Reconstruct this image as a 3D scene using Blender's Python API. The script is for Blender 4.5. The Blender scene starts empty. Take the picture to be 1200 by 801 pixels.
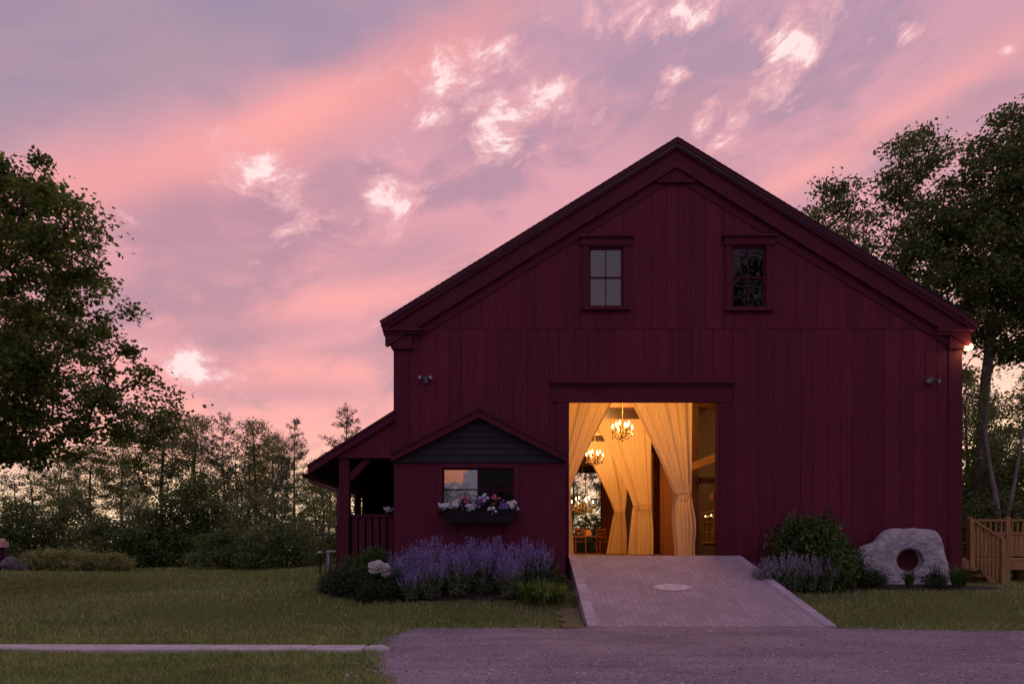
import bpy, math, random
import numpy as np
from mathutils import Vector, Matrix, noise as mnoise

# ------------------------------------------------------------------ camera, sky, sun, exposure
scene = bpy.context.scene
COL = scene.collection
R = math.radians
F, CX, HZ, EYE, CAMY = 840.0, 600.0, 645.0, 1.2, -15.0

def X(px, d): return (px - CX) * d / F
def Z(py, d): return EYE + (HZ - py) * d / F
def Pt(px, py, d): return Vector((X(px, d), d + CAMY, Z(py, d)))

cam_data = bpy.data.cameras.new('camera')
cam = bpy.data.objects.new('camera', cam_data)
COL.objects.link(cam)
cam.location = (0, CAMY, EYE)
cam.rotation_euler = (R(90), 0, 0)
cam_data.sensor_width = 36.0
cam_data.lens = 36.0 * F / 1200.0
cam_data.shift_y = (HZ - 400.5) / 1200.0
cam_data.clip_end = 3000
scene.camera = cam

SUN_AZ, SUN_EL = R(38), R(7)

class G:
    """small helper that writes node graphs"""
    def __init__(s, tree): s.t = tree
    def n(s, kind, **kw):
        nd = s.t.nodes.new(kind)
        for k, v in kw.items(): setattr(nd, k, v)
        return nd
    def put(s, sock, v):
        if isinstance(v, bpy.types.NodeSocket): s.t.links.new(v, sock)
        elif isinstance(v, (tuple, list)) and len(v) == 3 and sock.type == 'RGBA': sock.default_value = (*v, 1)
        else: sock.default_value = v
    def m(s, op, a, b=0.0, c=None, clamp=False):
        nd = s.n('ShaderNodeMath', operation=op, use_clamp=clamp)
        s.put(nd.inputs[0], a); s.put(nd.inputs[1], b)
        if c is not None: s.put(nd.inputs[2], c)
        return nd.outputs[0]
    def mix(s, f, a, b, mode='MIX'):
        nd = s.n('ShaderNodeMix', data_type='RGBA', blend_type=mode)
        s.put(nd.inputs[0], f); s.put(nd.inputs[6], a); s.put(nd.inputs[7], b)
        return nd.outputs[2]
    def step(s, v, a, b, lo=0.0, hi=1.0):
        nd = s.n('ShaderNodeMapRange', interpolation_type='SMOOTHSTEP')
        s.put(nd.inputs[0], v); s.put(nd.inputs[1], a); s.put(nd.inputs[2], b)
        nd.inputs[3].default_value = lo; nd.inputs[4].default_value = hi
        return nd.outputs[0]
    def comb(s, x, y, z=0.0):
        nd = s.n('ShaderNodeCombineXYZ')
        s.put(nd.inputs[0], x); s.put(nd.inputs[1], y); s.put(nd.inputs[2], z)
        return nd.outputs[0]
    def noise(s, vec, scale, detail=4.0, rough=0.55, dist=0.0):
        nd = s.n('ShaderNodeTexNoise')
        if vec is not None: s.put(nd.inputs['Vector'], vec)
        nd.inputs['Scale'].default_value = scale; nd.inputs['Detail'].default_value = detail
        nd.inputs['Roughness'].default_value = rough; nd.inputs['Distortion'].default_value = dist
        return nd.outputs['Fac']
    def ramp(s, v, stops):
        nd = s.n('ShaderNodeValToRGB'); e = nd.color_ramp.elements
        while len(e) < len(stops): e.new(0.5)
        for q, (p, c) in zip(e, stops): q.position = p; q.color = (*c, 1)
        s.put(nd.inputs[0], v)
        return nd.outputs[0]
    def vmul(s, v, k):
        nd = s.n('ShaderNodeVectorMath', operation='MULTIPLY')
        s.put(nd.inputs[0], v); nd.inputs[1].default_value = k
        return nd.outputs[0]

def azel(px, py):
    u, v = (px - CX) / F, (HZ - py) / F
    az = math.atan(u)
    return az, math.atan(v * math.cos(az))

world = bpy.data.worlds.new('World'); scene.world = world; world.use_nodes = True
wt = world.node_tree; wt.nodes.clear(); g = G(wt)
gen = g.n('ShaderNodeTexCoord').outputs['Generated']
sep = g.n('ShaderNodeSeparateXYZ'); g.put(sep.inputs[0], gen)
dx, dy, dz = sep.outputs
az = g.m('ARCTAN2', dx, dy); el = g.m('ARCSINE', dz)
th = math.atan(0.36)
p_ = g.m('ADD', g.m('MULTIPLY', az, math.cos(th)), g.m('MULTIPLY', el, math.sin(th)))
q_ = g.m('SUBTRACT', g.m('MULTIPLY', el, math.cos(th)), g.m('MULTIPLY', az, math.sin(th)))
warp = g.noise(gen, 3.0, 3.0, 0.5)
warp2 = g.noise(gen, 9.0, 4.0, 0.55)
qw = g.m('ADD', q_, g.m('MULTIPLY', g.m('SUBTRACT', warp, 0.5), 0.18))
th2 = math.atan(0.17)
p2 = g.m('ADD', g.m('MULTIPLY', az, math.cos(th2)), g.m('MULTIPLY', el, math.sin(th2)))
q2 = g.m('SUBTRACT', g.m('MULTIPLY', el, math.cos(th2)), g.m('MULTIPLY', az, math.sin(th2)))
qx = g.m('ADD', q2, g.m('MULTIPLY', g.m('SUBTRACT', warp, 0.5), 0.14))
streak = g.noise(g.comb(g.m('MULTIPLY', p2, 3.4), g.m('MULTIPLY', qx, 11.5), 0.7), 1.0, 6.0, 0.55)
puffs = g.noise(g.comb(g.m('MULTIPLY', p2, 9.5), g.m('MULTIPLY', qx, 20.0), 3.1), 1.0, 7.0, 0.62, 0.15)
elw = g.m('ADD', el, g.m('ADD', g.m('MULTIPLY', g.m('SUBTRACT', streak, 0.5), 0.12), g.m('MULTIPLY', g.m('SUBTRACT', warp2, 0.5), 0.05)))
lit = g.ramp(g.m('DIVIDE', elw, 1.0), [(0.0, (.98, .70, .40)), (.07, (.98, .60, .36)), (.13, (.93, .45, .36)),
     (.20, (.86, .37, .35)), (.30, (.75, .335, .36)), (.44, (.68, .315, .365)), (.62, (.52, .28, .36)), (1.0, (.46, .40, .50))])
shade = g.ramp(g.m('DIVIDE', elw, 1.0), [(0.0, (.80, .45, .33)), (.12, (.62, .31, .31)), (.22, (.45, .255, .31)),
     (.40, (.46, .24, .31)), (.62, (.38, .25, .35)), (1.0, (.40, .37, .49))])
mixv = g.m('ADD', g.m('MULTIPLY', streak, 0.6), g.m('MULTIPLY', puffs, 0.4))
sky_c = g.mix(g.step(mixv, .40, .555), shade, lit)
# high veil: purple grey above a lit diagonal edge
a0, e0 = azel(100, 226); a1, e1 = azel(545, 25)
sl = (e1 - e0) / (a1 - a0)
s_ = g.m('SUBTRACT', g.m('SUBTRACT', el, e0), g.m('MULTIPLY', g.m('SUBTRACT', az, a0), sl))
s_ = g.m('ADD', s_, g.m('ADD', g.m('MULTIPLY', g.m('SUBTRACT', warp, 0.5), 0.10), g.m('MULTIPLY', g.m('SUBTRACT', warp2, 0.5), 0.05)))
band = g.m('MULTIPLY', g.step(s_, -.075, -.005), g.step(s_, .06, -.005))
band = g.m('MULTIPLY', band, g.m('MULTIPLY', g.step(az, -1.1, -.55), g.step(az, .12, -.12)))
veil_c = g.mix(g.step(streak, .35, .65), (.315, .232, .335), (.38, .262, .325))
sky_c = g.mix(g.m('MULTIPLY', g.step(s_, .0, .11), g.step(az, .25, -.25, 0.0, 1.0)), sky_c, veil_c)
sky_c = g.mix(g.m('MULTIPLY', band, .80), sky_c, (.80, .32, .31))
# darker bluish bank of cloud low beside the ridge
def blob(px, py, rx, ry, rot=0.0):
    a, e = azel(px, py); ca = math.cos(a)
    u = g.m('SUBTRACT', az, a); v = g.m('SUBTRACT', el, e)
    c, s = math.cos(rot), math.sin(rot)
    uu = g.m('ADD', g.m('MULTIPLY', u, c), g.m('MULTIPLY', v, s))
    vv = g.m('SUBTRACT', g.m('MULTIPLY', v, c), g.m('MULTIPLY', u, s))
    uu = g.m('DIVIDE', uu, rx / F * ca * ca); vv = g.m('DIVIDE', vv, ry / F * ca)
    r2 = g.m('ADD', g.m('MULTIPLY', uu, uu), g.m('MULTIPLY', vv, vv))
    return g.m('POWER', 2.718, g.m('MULTIPLY', r2, -1.0))
def total(bl):
    o = bl[0]
    for b in bl[1:]: o = g.m('MAXIMUM', o, b)
    return o
dark = total([blob(930, 225, 75, 22, .35), blob(400, 225, 45, 28), blob(330, 455, 110, 14), blob(480, 300, 90, 22, .3),
              blob(250, 310, 120, 26, .3), blob(200, 250, 90, 24, .3), blob(280, 390, 130, 18, .15), blob(430, 410, 90, 12, .1), blob(560, 150, 40, 24), blob(800, 140, 70, 30), blob(1120, 130, 110, 40, .3)])
sky_c = g.mix(g.m('MULTIPLY', dark, g.step(puffs, .30, .62, .45, .85)), sky_c, (.46, .25, .31))
pinkb = total([blob(1000, 170, 200, 16, .3), blob(420, 350, 150, 18, .2), blob(300, 440, 200, 22, .12), blob(700, 265, 120, 16, .35), blob(330, 140, 120, 20, .42)])
sky_c = g.mix(g.m('MULTIPLY', pinkb, g.step(streak, .32, .6, .25, .75)), sky_c, (.90, .36, .33))
# ragged white gaps with the sun behind them
gap_n = g.noise(g.comb(g.m('MULTIPLY', p_, 12.0), g.m('MULTIPLY', qw, 22.0), 37.9), 1.0, 10.0, 0.66, 0.25)
gaps = total([blob(305, 215, 85, 48, -.4), blob(590, 115, 130, 46, -.1), blob(590, 165, 60, 26), blob(462, 215, 42, 66, -.6), blob(915, 76, 72, 46, .1),
              blob(1064, 38, 20, 15), blob(848, 148, 40, 46, -.6), blob(786, 93, 34, 17, .5), blob(225, 428, 80, 26), blob(495, 130, 50, 28, .1), blob(760, 12, 120, 26), blob(150, 255, 16, 6, -.3), blob(1180, 60, 14, 8)])
thr = g.m('SUBTRACT', 1.02, g.m('MULTIPLY', .53, g.m('POWER', gaps, .55)))
dn = g.m('SUBTRACT', g.m('MULTIPLY_ADD', g.m('SUBTRACT', gap_n, .5), 1.55, .5), thr)
gm = g.step(dn, -.01, .15)
soft = g.step(dn, -.17, .03)
sky_c = g.mix(g.m('MULTIPLY', soft, .60), sky_c, (.80, .42, .44))
sky_c = g.mix(g.m('MULTIPLY', gm, .95), sky_c, (.93, .70, .68))
# glow low around the set sun
sa = g.m('SUBTRACT', az, SUN_AZ)
glow = g.m('POWER', 2.718, g.m('MULTIPLY', -1.0, g.m('ADD', g.m('MULTIPLY', g.m('MULTIPLY', sa, sa), 7.0), g.m('MULTIPLY', g.m('MULTIPLY', el, el), 26.0))))
sky_c = g.mix(g.m('MULTIPLY', glow, .85), sky_c, (1.25, .92, .60))
hor = g.m('MULTIPLY', g.step(el, .15, .03), g.step(dy, -.1, .4))
sky_c = g.mix(g.m('MULTIPLY', hor, .75), sky_c, (1.15, .84, .52))
# the sky opposite the sunset is dimmer and bluer
backf = g.step(dy, .25, -.45)
sky_c = g.mix(g.m('MULTIPLY', backf, .86), sky_c, g.mix(streak, (.30, .275, .42), (.40, .32, .42)))
# orange cloud added unseen behind the photographer for the annex window to reflect
added_cloud = g.m('MULTIPLY', g.m('MULTIPLY', g.step(el, .090, .097), g.step(el, .17, .13)), g.m('MULTIPLY', g.step(dx, -.066, -.070), g.step(dx, -.6, -.2)))
added_cloud = g.m('MULTIPLY', added_cloud, g.step(dy, -.6, -.8))
sky_c = g.mix(added_cloud, sky_c, g.mix(g.step(puffs, .35, .6), (1.75, .58, .26), (1.25, .43, .28)))
sky_c = g.mix(g.step(el, .0, -.06), sky_c, (.10, .07, .08))
nish = g.n('ShaderNodeTexSky'); nish.sky_type = 'NISHITA'; nish.sun_disc = False
nish.sun_elevation = SUN_EL; nish.sun_rotation = SUN_AZ
add = g.mix(1.0, sky_c, g.vmul(nish.outputs[0], (.006, .006, .006)), 'ADD')
bg = g.n('ShaderNodeBackground'); g.put(bg.inputs[0], add); bg.inputs[1].default_value = 1.0
out = g.n('ShaderNodeOutputWorld'); wt.links.new(bg.outputs[0], out.inputs[0])

sun_d = bpy.data.lights.new('sun', 'SUN'); sun_d.energy = 0.5; sun_d.angle = R(4); sun_d.color = (1, .72, .45)
sun = bpy.data.objects.new('sun', sun_d); COL.objects.link(sun)
sv = Vector((math.sin(SUN_AZ) * math.cos(SUN_EL), math.cos(SUN_AZ) * math.cos(SUN_EL), math.sin(SUN_EL)))
sun.rotation_euler = (-sv).to_track_quat('-Z', 'Y').to_euler()
sun.location = sv * 60

vs = scene.view_settings
vs.view_transform = 'Standard'; vs.look = 'None'; vs.gamma = 1.0; vs.exposure = 0.2; vs.use_curve_mapping = False
scene.cycles.max_bounces = 6; scene.cycles.transparent_max_bounces = 12
scene.cycles.use_denoising = True

# ------------------------------------------------------------------ helpers
WLOC = {}
def tag(o, label=None, cat=None, group=None, kind=None):
    if label: o['label'] = label
    if cat: o['category'] = cat
    if group: o['group'] = group
    if kind: o['kind'] = kind
    return o

def thing(name, label, cat, loc=(0, 0, 0), group=None, rz=0.0):
    o = bpy.data.objects.new(name, None); COL.objects.link(o)
    o.empty_display_size = 0.2
    o.location = loc; o.rotation_euler = (0, 0, rz); WLOC[o.name] = Vector(loc)
    return tag(o, label, cat, group)

def link_mesh(name, me, mat, parent=None, origin=None):
    """vertices come in world coordinates; they are moved to the parent's or the given origin"""
    o = bpy.data.objects.new(name, me); COL.objects.link(o)
    if mat: me.materials.append(mat)
    if parent is not None:
        w = WLOC[parent.name]; o.parent = parent
    else:
        w = Vector(origin) if origin is not None else Vector((0, 0, 0)); o.location = w
    WLOC[o.name] = Vector(w)
    if w.length > 0: me.transform(Matrix.Translation(-w))
    return o

class MB:
    def __init__(s): s.v = []; s.f = []
    def add(s, vs, fs):
        b = len(s.v); s.v += [tuple(v) for v in vs]; s.f += [tuple(i + b for i in f) for f in fs]; return s
    def box(s, x0, x1, y0, y1, z0, z1):
        vs = [(x, y, z) for x in (x0, x1) for y in (y0, y1) for z in (z0, z1)]
        return s.add(vs, [(0, 1, 3, 2), (4, 6, 7, 5), (0, 4, 5, 1), (2, 3, 7, 6), (0, 2, 6, 4), (1, 5, 7, 3)])
    def prism(s, poly, a, b, axis='y'):
        """poly is a list of 2D points in the other two axes, extruded from a to b"""
        n = len(poly)
        def P(p, t): return {'y': (p[0], t, p[1]), 'x': (t, p[0], p[1]), 'z': (p[0], p[1], t)}[axis]
        vs = [P(p, a) for p in poly] + [P(p, b) for p in poly]
        fs = [tuple(range(n)), tuple(range(2 * n - 1, n - 1, -1))] + [(i, i + n, (i + 1) % n + n, (i + 1) % n) for i in range(n)]
        return s.add(vs, fs)
    def beam(s, a, b, w, h, up=(0, 0, 1)):
        a, b = Vector(a), Vector(b); d = (b - a).normalized(); u = Vector(up)
        sd = d.cross(u).normalized(); u2 = sd.cross(d).normalized()
        vs = [p + sd * i * w / 2 + u2 * j * h / 2 for p in (a, b) for i, j in ((-1, -1), (1, -1), (1, 1), (-1, 1))]
        return s.add(vs, [(0, 1, 2, 3), (7, 6, 5, 4), (0, 4, 5, 1), (1, 5, 6, 2), (2, 6, 7, 3), (3, 7, 4, 0)])
    def tube(s, pts, rad, n=8, cap=True):
        pts = [Vector(p) for p in pts]; k = len(pts)
        rad = rad if isinstance(rad, (list, tuple)) else [rad] * k
        vs = []; ref = Vector((0.13, 0.31, 0.94)).normalized()
        for i, p in enumerate(pts):
            d = (pts[min(i + 1, k - 1)] - pts[max(i - 1, 0)])
            d = d.normalized() if d.length > 1e-9 else Vector((0, 0, 1))
            if abs(d.dot(ref)) > .97: rf = Vector((1, 0, 0))
            else: rf = ref
            a = d.cross(rf).normalized(); b = d.cross(a)
            vs += [p + (a * math.cos(2 * math.pi * j / n) + b * math.sin(2 * math.pi * j / n)) * rad[i] for j in range(n)]
        fs = [(i * n + j, i * n + (j + 1) % n, (i + 1) * n + (j + 1) % n, (i + 1) * n + j) for i in range(k - 1) for j in range(n)]
        if cap: fs += [tuple(range(n - 1, -1, -1)), tuple((k - 1) * n + j for j in range(n))]
        return s.add(vs, fs)
    def lathe(s, prof, c, n=12):
        vs = [(c[0] + r * math.cos(2 * math.pi * j / n), c[1] + r * math.sin(2 * math.pi * j / n), c[2] + z) for r, z in prof for j in range(n)]
        fs = [(i * n + j, i * n + (j + 1) % n, (i + 1) * n + (j + 1) % n, (i + 1) * n + j) for i in range(len(prof) - 1) for j in range(n)]
        return s.add(vs, fs)
    def build(s, name, mat, parent=None, origin=None, smooth=False, bevel=0.0):
        me = bpy.data.meshes.new(name); me.from_pydata(s.v, [], s.f); me.update()
        import bmesh
        bm = bmesh.new(); bm.from_mesh(me); bmesh.ops.recalc_face_normals(bm, faces=bm.faces)
        if bevel: bmesh.ops.bevel(bm, geom=bm.edges[:], offset=bevel, segments=1, affect='EDGES')
        bm.to_mesh(me); bm.free()
        if smooth:
            me.polygons.foreach_set('use_smooth', [True] * len(me.polygons))
        return link_mesh(name, me, mat, parent, origin)

def np_mesh(name, V, k, mat, parent=None, origin=None):
    """V is (n, k, 3): n loose faces of k corners"""
    V = np.asarray(V, dtype=np.float32); n = V.shape[0]
    me = bpy.data.meshes.new(name)
    me.vertices.add(n * k); me.vertices.foreach_set('co', V.reshape(-1))
    me.loops.add(n * k); me.loops.foreach_set('vertex_index', np.arange(n * k, dtype=np.int32))
    me.polygons.add(n); me.polygons.foreach_set('loop_start', np.arange(0, n * k, k, dtype=np.int32))
    me.polygons.foreach_set('loop_total', np.full(n, k, dtype=np.int32))
    me.update(calc_edges=True)
    return link_mesh(name, me, mat, parent, origin)

def copy_tree(o, parent=None):
    c = o.copy(); COL.objects.link(c)
    if parent is not None: c.parent = parent
    for ch in list(o.children): copy_tree(ch, c)
    return c

# ------------------------------------------------------------------ materials
def new_mat(name):
    m = bpy.data.materials.new(name); m.use_nodes = True
    t = m.node_tree; b = t.nodes['Principled BSDF']; return m, G(t), b
def bump(gr, b, h, strength, dist=0.01):
    nd = gr.n('ShaderNodeBump'); nd.inputs['Strength'].default_value = strength; nd.inputs['Distance'].default_value = dist
    gr.put(nd.inputs['Height'], h); gr.t.links.new(nd.outputs[0], b.inputs['Normal'])
def mottled(name, c1, c2, scale=3.0, rough=0.8, bs=0.3, bscale=40.0, stretch=(1, 1, 1), island=0.0, spec=0.3, bdist=0.01, metal=0.0, emit=None):
    m, gr, b = new_mat(name)
    co = gr.vmul(gr.n('ShaderNodeTexCoord').outputs['Object'], stretch)
    n1 = gr.noise(co, scale, 5, .6)
    c = gr.mix(gr.step(n1, .3, .7), c1, c2)
    if island:
        ri = gr.n('ShaderNodeNewGeometry').outputs['Random Per Island']
        k = gr.m('MULTIPLY_ADD', ri, island * 2, 1 - island)
        c = gr.mix(1.0, c, gr.comb(k, k, k), 'MULTIPLY')
    gr.put(b.inputs['Base Color'], c); b.inputs['Roughness'].default_value = rough
    b.inputs['Specular IOR Level'].default_value = spec; b.inputs['Metallic'].default_value = metal
    if bs: bump(gr, b, gr.noise(co, bscale, 4, .6), bs, bdist)
    return m
def leafy(name, c1, c2, c3, trans=0.35, clump=0.9, vary=.45):
    m, gr, b = new_mat(name)
    geo = gr.n('ShaderNodeNewGeometry'); ob = gr.n('ShaderNodeTexCoord').outputs['Object']
    n1 = gr.noise(ob, clump, 3, .6)
    c = gr.mix(gr.step(n1, .35, .65), c1, c2)
    ri = geo.outputs['Random Per Island']
    c = gr.mix(gr.step(ri, .72, 1.0), c, c3)
    k = gr.m('MULTIPLY_ADD', gr.m('FRACT', gr.m('MULTIPLY', ri, 17.3)), vary * 2, 1 - vary)
    c = gr.mix(1.0, c, gr.comb(k, k, k), 'MULTIPLY')
    gr.put(b.inputs['Base Color'], c); b.inputs['Roughness'].default_value = .6; b.inputs['Specular IOR Level'].default_value = .25
    tr = gr.n('ShaderNodeBsdfTranslucent'); gr.put(tr.inputs[0], c)
    mx = gr.n('ShaderNodeMixShader'); mx.inputs[0].default_value = trans
    gr.t.links.new(b.outputs[0], mx.inputs[1]); gr.t.links.new(tr.outputs[0], mx.inputs[2])
    gr.t.links.new(mx.outputs[0], gr.t.nodes['Material Output'].inputs[0])
    return m
def glow_mat(name, c, k):
    m, gr, b = new_mat(name)
    gr.put(b.inputs['Base Color'], c); gr.put(b.inputs['Emission Color'], c); b.inputs['Emission Strength'].default_value = k
    return m
def pane_mat(name, refl, tint=(.5, .5, .5)):
    m, gr, b = new_mat(name)
    tr = gr.n('ShaderNodeBsdfTransparent'); gr.put(tr.inputs[0], tint)
    gl = gr.n('ShaderNodeBsdfGlossy'); gl.inputs['Roughness'].default_value = 0.02
    ob = gr.n('ShaderNodeTexCoord').outputs['Object']
    bp = gr.n('ShaderNodeBump'); bp.inputs['Strength'].default_value = .12; bp.inputs['Distance'].default_value = .02
    gr.put(bp.inputs['Height'], gr.noise(ob, 2.2, 2, .5)); gr.t.links.new(bp.outputs[0], gl.inputs['Normal'])
    mx = gr.n('ShaderNodeMixShader'); mx.inputs[0].default_value = refl
    gr.t.links.new(tr.outputs[0], mx.inputs[1]); gr.t.links.new(gl.outputs[0], mx.inputs[2])
    gr.t.links.new(mx.outputs[0], gr.t.nodes['Material Output'].inputs[0])
    return m

def red_paint(name, base, dark, grain=(9, 9, .7), island=.16):
    m, gr, b = new_mat(name)
    ob = gr.n('ShaderNodeTexCoord').outputs['Object']; co = gr.vmul(ob, grain)
    n1 = gr.noise(co, 1.6, 6, .65); n2 = gr.noise(ob, .8, 3, .5); n3 = gr.noise(co, 7.0, 4, .7)
    c = gr.mix(gr.step(n1, .35, .75), base, dark)
    c = gr.mix(gr.m('MULTIPLY', gr.step(n2, .42, .70), .5), c, dark)
    c = gr.mix(gr.m('MULTIPLY', gr.step(n3, .58, .74), .5), c, (base[0] * 1.5, base[1] * 2.2, base[2] * 1.8))
    ri = gr.n('ShaderNodeNewGeometry').outputs['Random Per Island']
    k = gr.m('MULTIPLY_ADD', ri, island * 2, 1 - island)
    c = gr.mix(1.0, c, gr.comb(k, k, k), 'MULTIPLY')
    gr.put(b.inputs['Base Color'], c); b.inputs['Roughness'].default_value = .75; b.inputs['Specular IOR Level'].default_value = .2
    bump(gr, b, gr.m('ADD', n1, gr.m('MULTIPLY', n3, .5)), .5, .006)
    return m

M = {}
RED, RED_D = (.136, .0158, .039), (.094, .0110, .028)
M['red'] = red_paint('red painted boards', RED, RED_D, island=.13)
M['red_trim'] = red_paint('red painted trim', (.102, .0132, .033), (.077, .0095, .025), (3, 3, 3), .08)
M['red_dark'] = red_paint('dark red weathered wood', (.085, .012, .026), (.05, .008, .016), (6, 6, .8), .2)
m, gr, b = new_mat('red painted brick')
ob = gr.n('ShaderNodeTexCoord').outputs['Object']; sp = gr.n('ShaderNodeSeparateXYZ'); gr.put(sp.inputs[0], ob)
bt = gr.n('ShaderNodeTexBrick'); gr.put(bt.inputs['Vector'], gr.comb(gr.m('ADD', sp.outputs[0], sp.outputs[1]), sp.outputs[2]))
bt.inputs['Scale'].default_value = 1; bt.inputs['Brick Width'].default_value = .42; bt.inputs['Row Height'].default_value = .16
bt.inputs['Mortar Size'].default_value = .007; bt.inputs['Mortar Smooth'].default_value = .6
n1 = gr.noise(ob, 5, 5, .6)
gr.put(b.inputs['Base Color'], gr.mix(gr.step(n1, .3, .7), (.118, .015, .038), (.09, .0112, .029)))
b.inputs['Roughness'].default_value = .8; b.inputs['Specular IOR Level'].default_value = .2
bump(gr, b, gr.m('ADD', gr.m('MULTIPLY', bt.outputs['Fac'], -1.0), gr.m('MULTIPLY', gr.noise(ob, 60, 3, .6), .25)), .6, .008)
M['brick'] = m
M['shingle'] = mottled('dark slate shingles', (.016, .014, .021), (.026, .022, .028), 6, .75, .4, 30, (1, 1, 4), .3)
M['roofing'] = mottled('dark roof shingles', (.07, .055, .065), (.11, .085, .10), 8, .8, .5, 50, island=.15)
M['gutter'] = mottled('painted metal gutter', (.16, .022, .045), (.12, .018, .035), 3, .45, .1, 20, spec=.5)
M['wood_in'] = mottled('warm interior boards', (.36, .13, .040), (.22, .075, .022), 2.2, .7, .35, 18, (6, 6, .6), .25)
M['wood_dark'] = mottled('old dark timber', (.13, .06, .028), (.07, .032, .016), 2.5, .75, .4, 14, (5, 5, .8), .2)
M['wood_shaded'] = mottled('interior boards darkened as shade', (.026, .010, .006), (.015, .006, .004), 2.5, .8, .4, 14, (5, 5, .8), .25)  # near-black copy of the interior boards, shade put into the colour
M['wood_fresh'] = mottled('fresh cut brace timber', (.62, .36, .14), (.46, .25, .09), 3, .65, .3, 14, (1, 6, 6), .1)
M['deck'] = mottled('weathered cedar decking', (.40, .225, .095), (.27, .145, .06), 2.6, .75, .35, 16, (6, 6, 1), .22)
M['black'] = mottled('black painted metal', (.010, .009, .011), (.018, .016, .018), 5, .8, .1, 30, spec=.15)
M['grey_metal'] = mottled('dull grey metal', (.13, .12, .13), (.09, .085, .095), 8, .5, .1, 30, spec=.5, metal=.6)
M['brass'] = mottled('aged brass', (.22, .13, .045), (.15, .085, .03), 8, .45, .05, 30, spec=.4, metal=.5)
M['bark'] = mottled('grey brown bark', (.055, .042, .032), (.10, .08, .065), 3, .9, .9, 9, (5, 5, 1), 0, .2, .03)
M['bark_pale'] = mottled('pale grey bark', (.27, .24, .25), (.16, .14, .15), 4, .85, .6, 12, (3, 3, 1), 0, .2, .02)
M['leaf_maple'] = leafy('maple leaves', (.105, .148, .030), (.14, .19, .042), (.20, .245, .065), .4, .7)
M['leaf_dark'] = leafy('dark leaves', (.095, .130, .036), (.128, .166, .050), (.18, .215, .072), .35, .6)
M['leaf_wood'] = leafy('woodland leaves', (.17, .195, .068), (.215, .235, .088), (.27, .28, .12), .45, .5)
M['needles'] = leafy('pine needles', (.075, .10, .055), (.105, .13, .07), (.14, .165, .09), .25, .8)
M['shrub'] = leafy('shrub leaves', (.050, .095, .022), (.080, .14, .035), (.12, .18, .05), .35, 2.5)
M['shrub_low'] = leafy('low dark shrub leaves', (.034, .055, .024), (.052, .078, .032), (.085, .11, .048), .25, 3)
M['shrub_yellow'] = leafy('yellow green leaves', (.24, .25, .08), (.30, .30, .10), (.38, .37, .15), .4, 1.5)
M['catmint'] = leafy('grey green herb leaves', (.16, .21, .115), (.21, .25, .15), (.26, .29, .18), .3, 3)
M['purple'] = leafy('violet flower spikes', (.36, .24, .62), (.46, .32, .72), (.58, .42, .80), .3, 3)
M['purple_pale'] = leafy('pale lavender flower spikes', (.36, .31, .44), (.43, .37, .52), (.52, .45, .60), .3, 3)
M['daylily'] = leafy('strap leaves', (.13, .21, .045), (.19, .27, .06), (.26, .33, .11), .35, 3)
M['petal_white'] = leafy('white petals', (.72, .66, .80), (.80, .74, .84), (.82, .78, .84), .3, 6, .12)
M['petal_purple'] = leafy('purple petals', (.20, .08, .38), (.28, .14, .50), (.5, .35, .68), .3, 6, .2)
M['petal_pink'] = leafy('pink petals', (.72, .07, .22), (.80, .14, .30), (.84, .25, .40), .3, 6, .2)
M['rock'] = mottled('pale grey stone', (.38, .34, .39), (.58, .51, .58), 5, .95, 1.0, 22, bdist=.05, spec=.1)
M['rock_dark'] = mottled('dull field stone', (.12, .10, .11), (.20, .17, .18), 4, .95, .8, 14, bdist=.03, spec=.1)
M['rock_white'] = mottled('white field stone', (.50, .45, .48), (.34, .30, .32), 5, .9, .7, 14, bdist=.03)
M['kerb'] = mottled('worn pale concrete', (.60, .50, .54), (.44, .37, .40), 4, .9, .4, 40)
M['mulch'] = mottled('dark bark mulch', (.040, .026, .024), (.075, .050, .045), 22, .95, 1, 60, bdist=.03)
M['pebble'] = mottled('gravel stones', (.30, .23, .29), (.42, .33, .40), 2, .9, .3, 40, island=.5)
M['white_wood'] = mottled('pale bench slab', (.62, .56, .55), (.48, .43, .42), 5, .7, .2, 30)
M['bulb'] = glow_mat('lit candle bulb', (1, .66, .28), 9)
M['bulb_lamp'] = glow_mat('lit lamp globe', (1, .58, .22), 6)
M['pane_reflect'] = pane_mat('reflective window glass', .15)
M['pane_dark'] = pane_mat('clear dark window glass', .04)
M['pane_mirror'] = pane_mat('coated window glass', .30)
M['pane_clear'] = pane_mat('clear glass', .05, (.96, .96, .96)); M['pane_black'] = pane_mat('unlit window glass', .012, (.5, .5, .5))
m, gr, b = new_mat('crystal drops'); gr.put(b.inputs['Base Color'], (.45, .36, .22)); b.inputs['Roughness'].default_value = .15
b.inputs['Specular IOR Level'].default_value = .9; b.inputs['Transmission Weight'].default_value = .4; M['crystal'] = m
m, gr, b = new_mat('sheer curtain cloth'); c = gr.mix(gr.step(gr.noise(gr.vmul(gr.n('ShaderNodeTexCoord').outputs['Object'], (8, 8, .5)), 2, 4, .6), .3, .7), (.86, .67, .43), (.79, .58, .35))
gr.put(b.inputs['Base Color'], c); b.inputs['Roughness'].default_value = .85; b.inputs['Specular IOR Level'].default_value = .1
tr = gr.n('ShaderNodeBsdfTranslucent'); gr.put(tr.inputs[0], c); mx = gr.n('ShaderNodeMixShader'); mx.inputs[0].default_value = .5
gr.t.links.new(b.outputs[0], mx.inputs[1]); gr.t.links.new(tr.outputs[0], mx.inputs[2]); gr.t.links.new(mx.outputs[0], gr.t.nodes['Material Output'].inputs[0])
M['curtain'] = m
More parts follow.
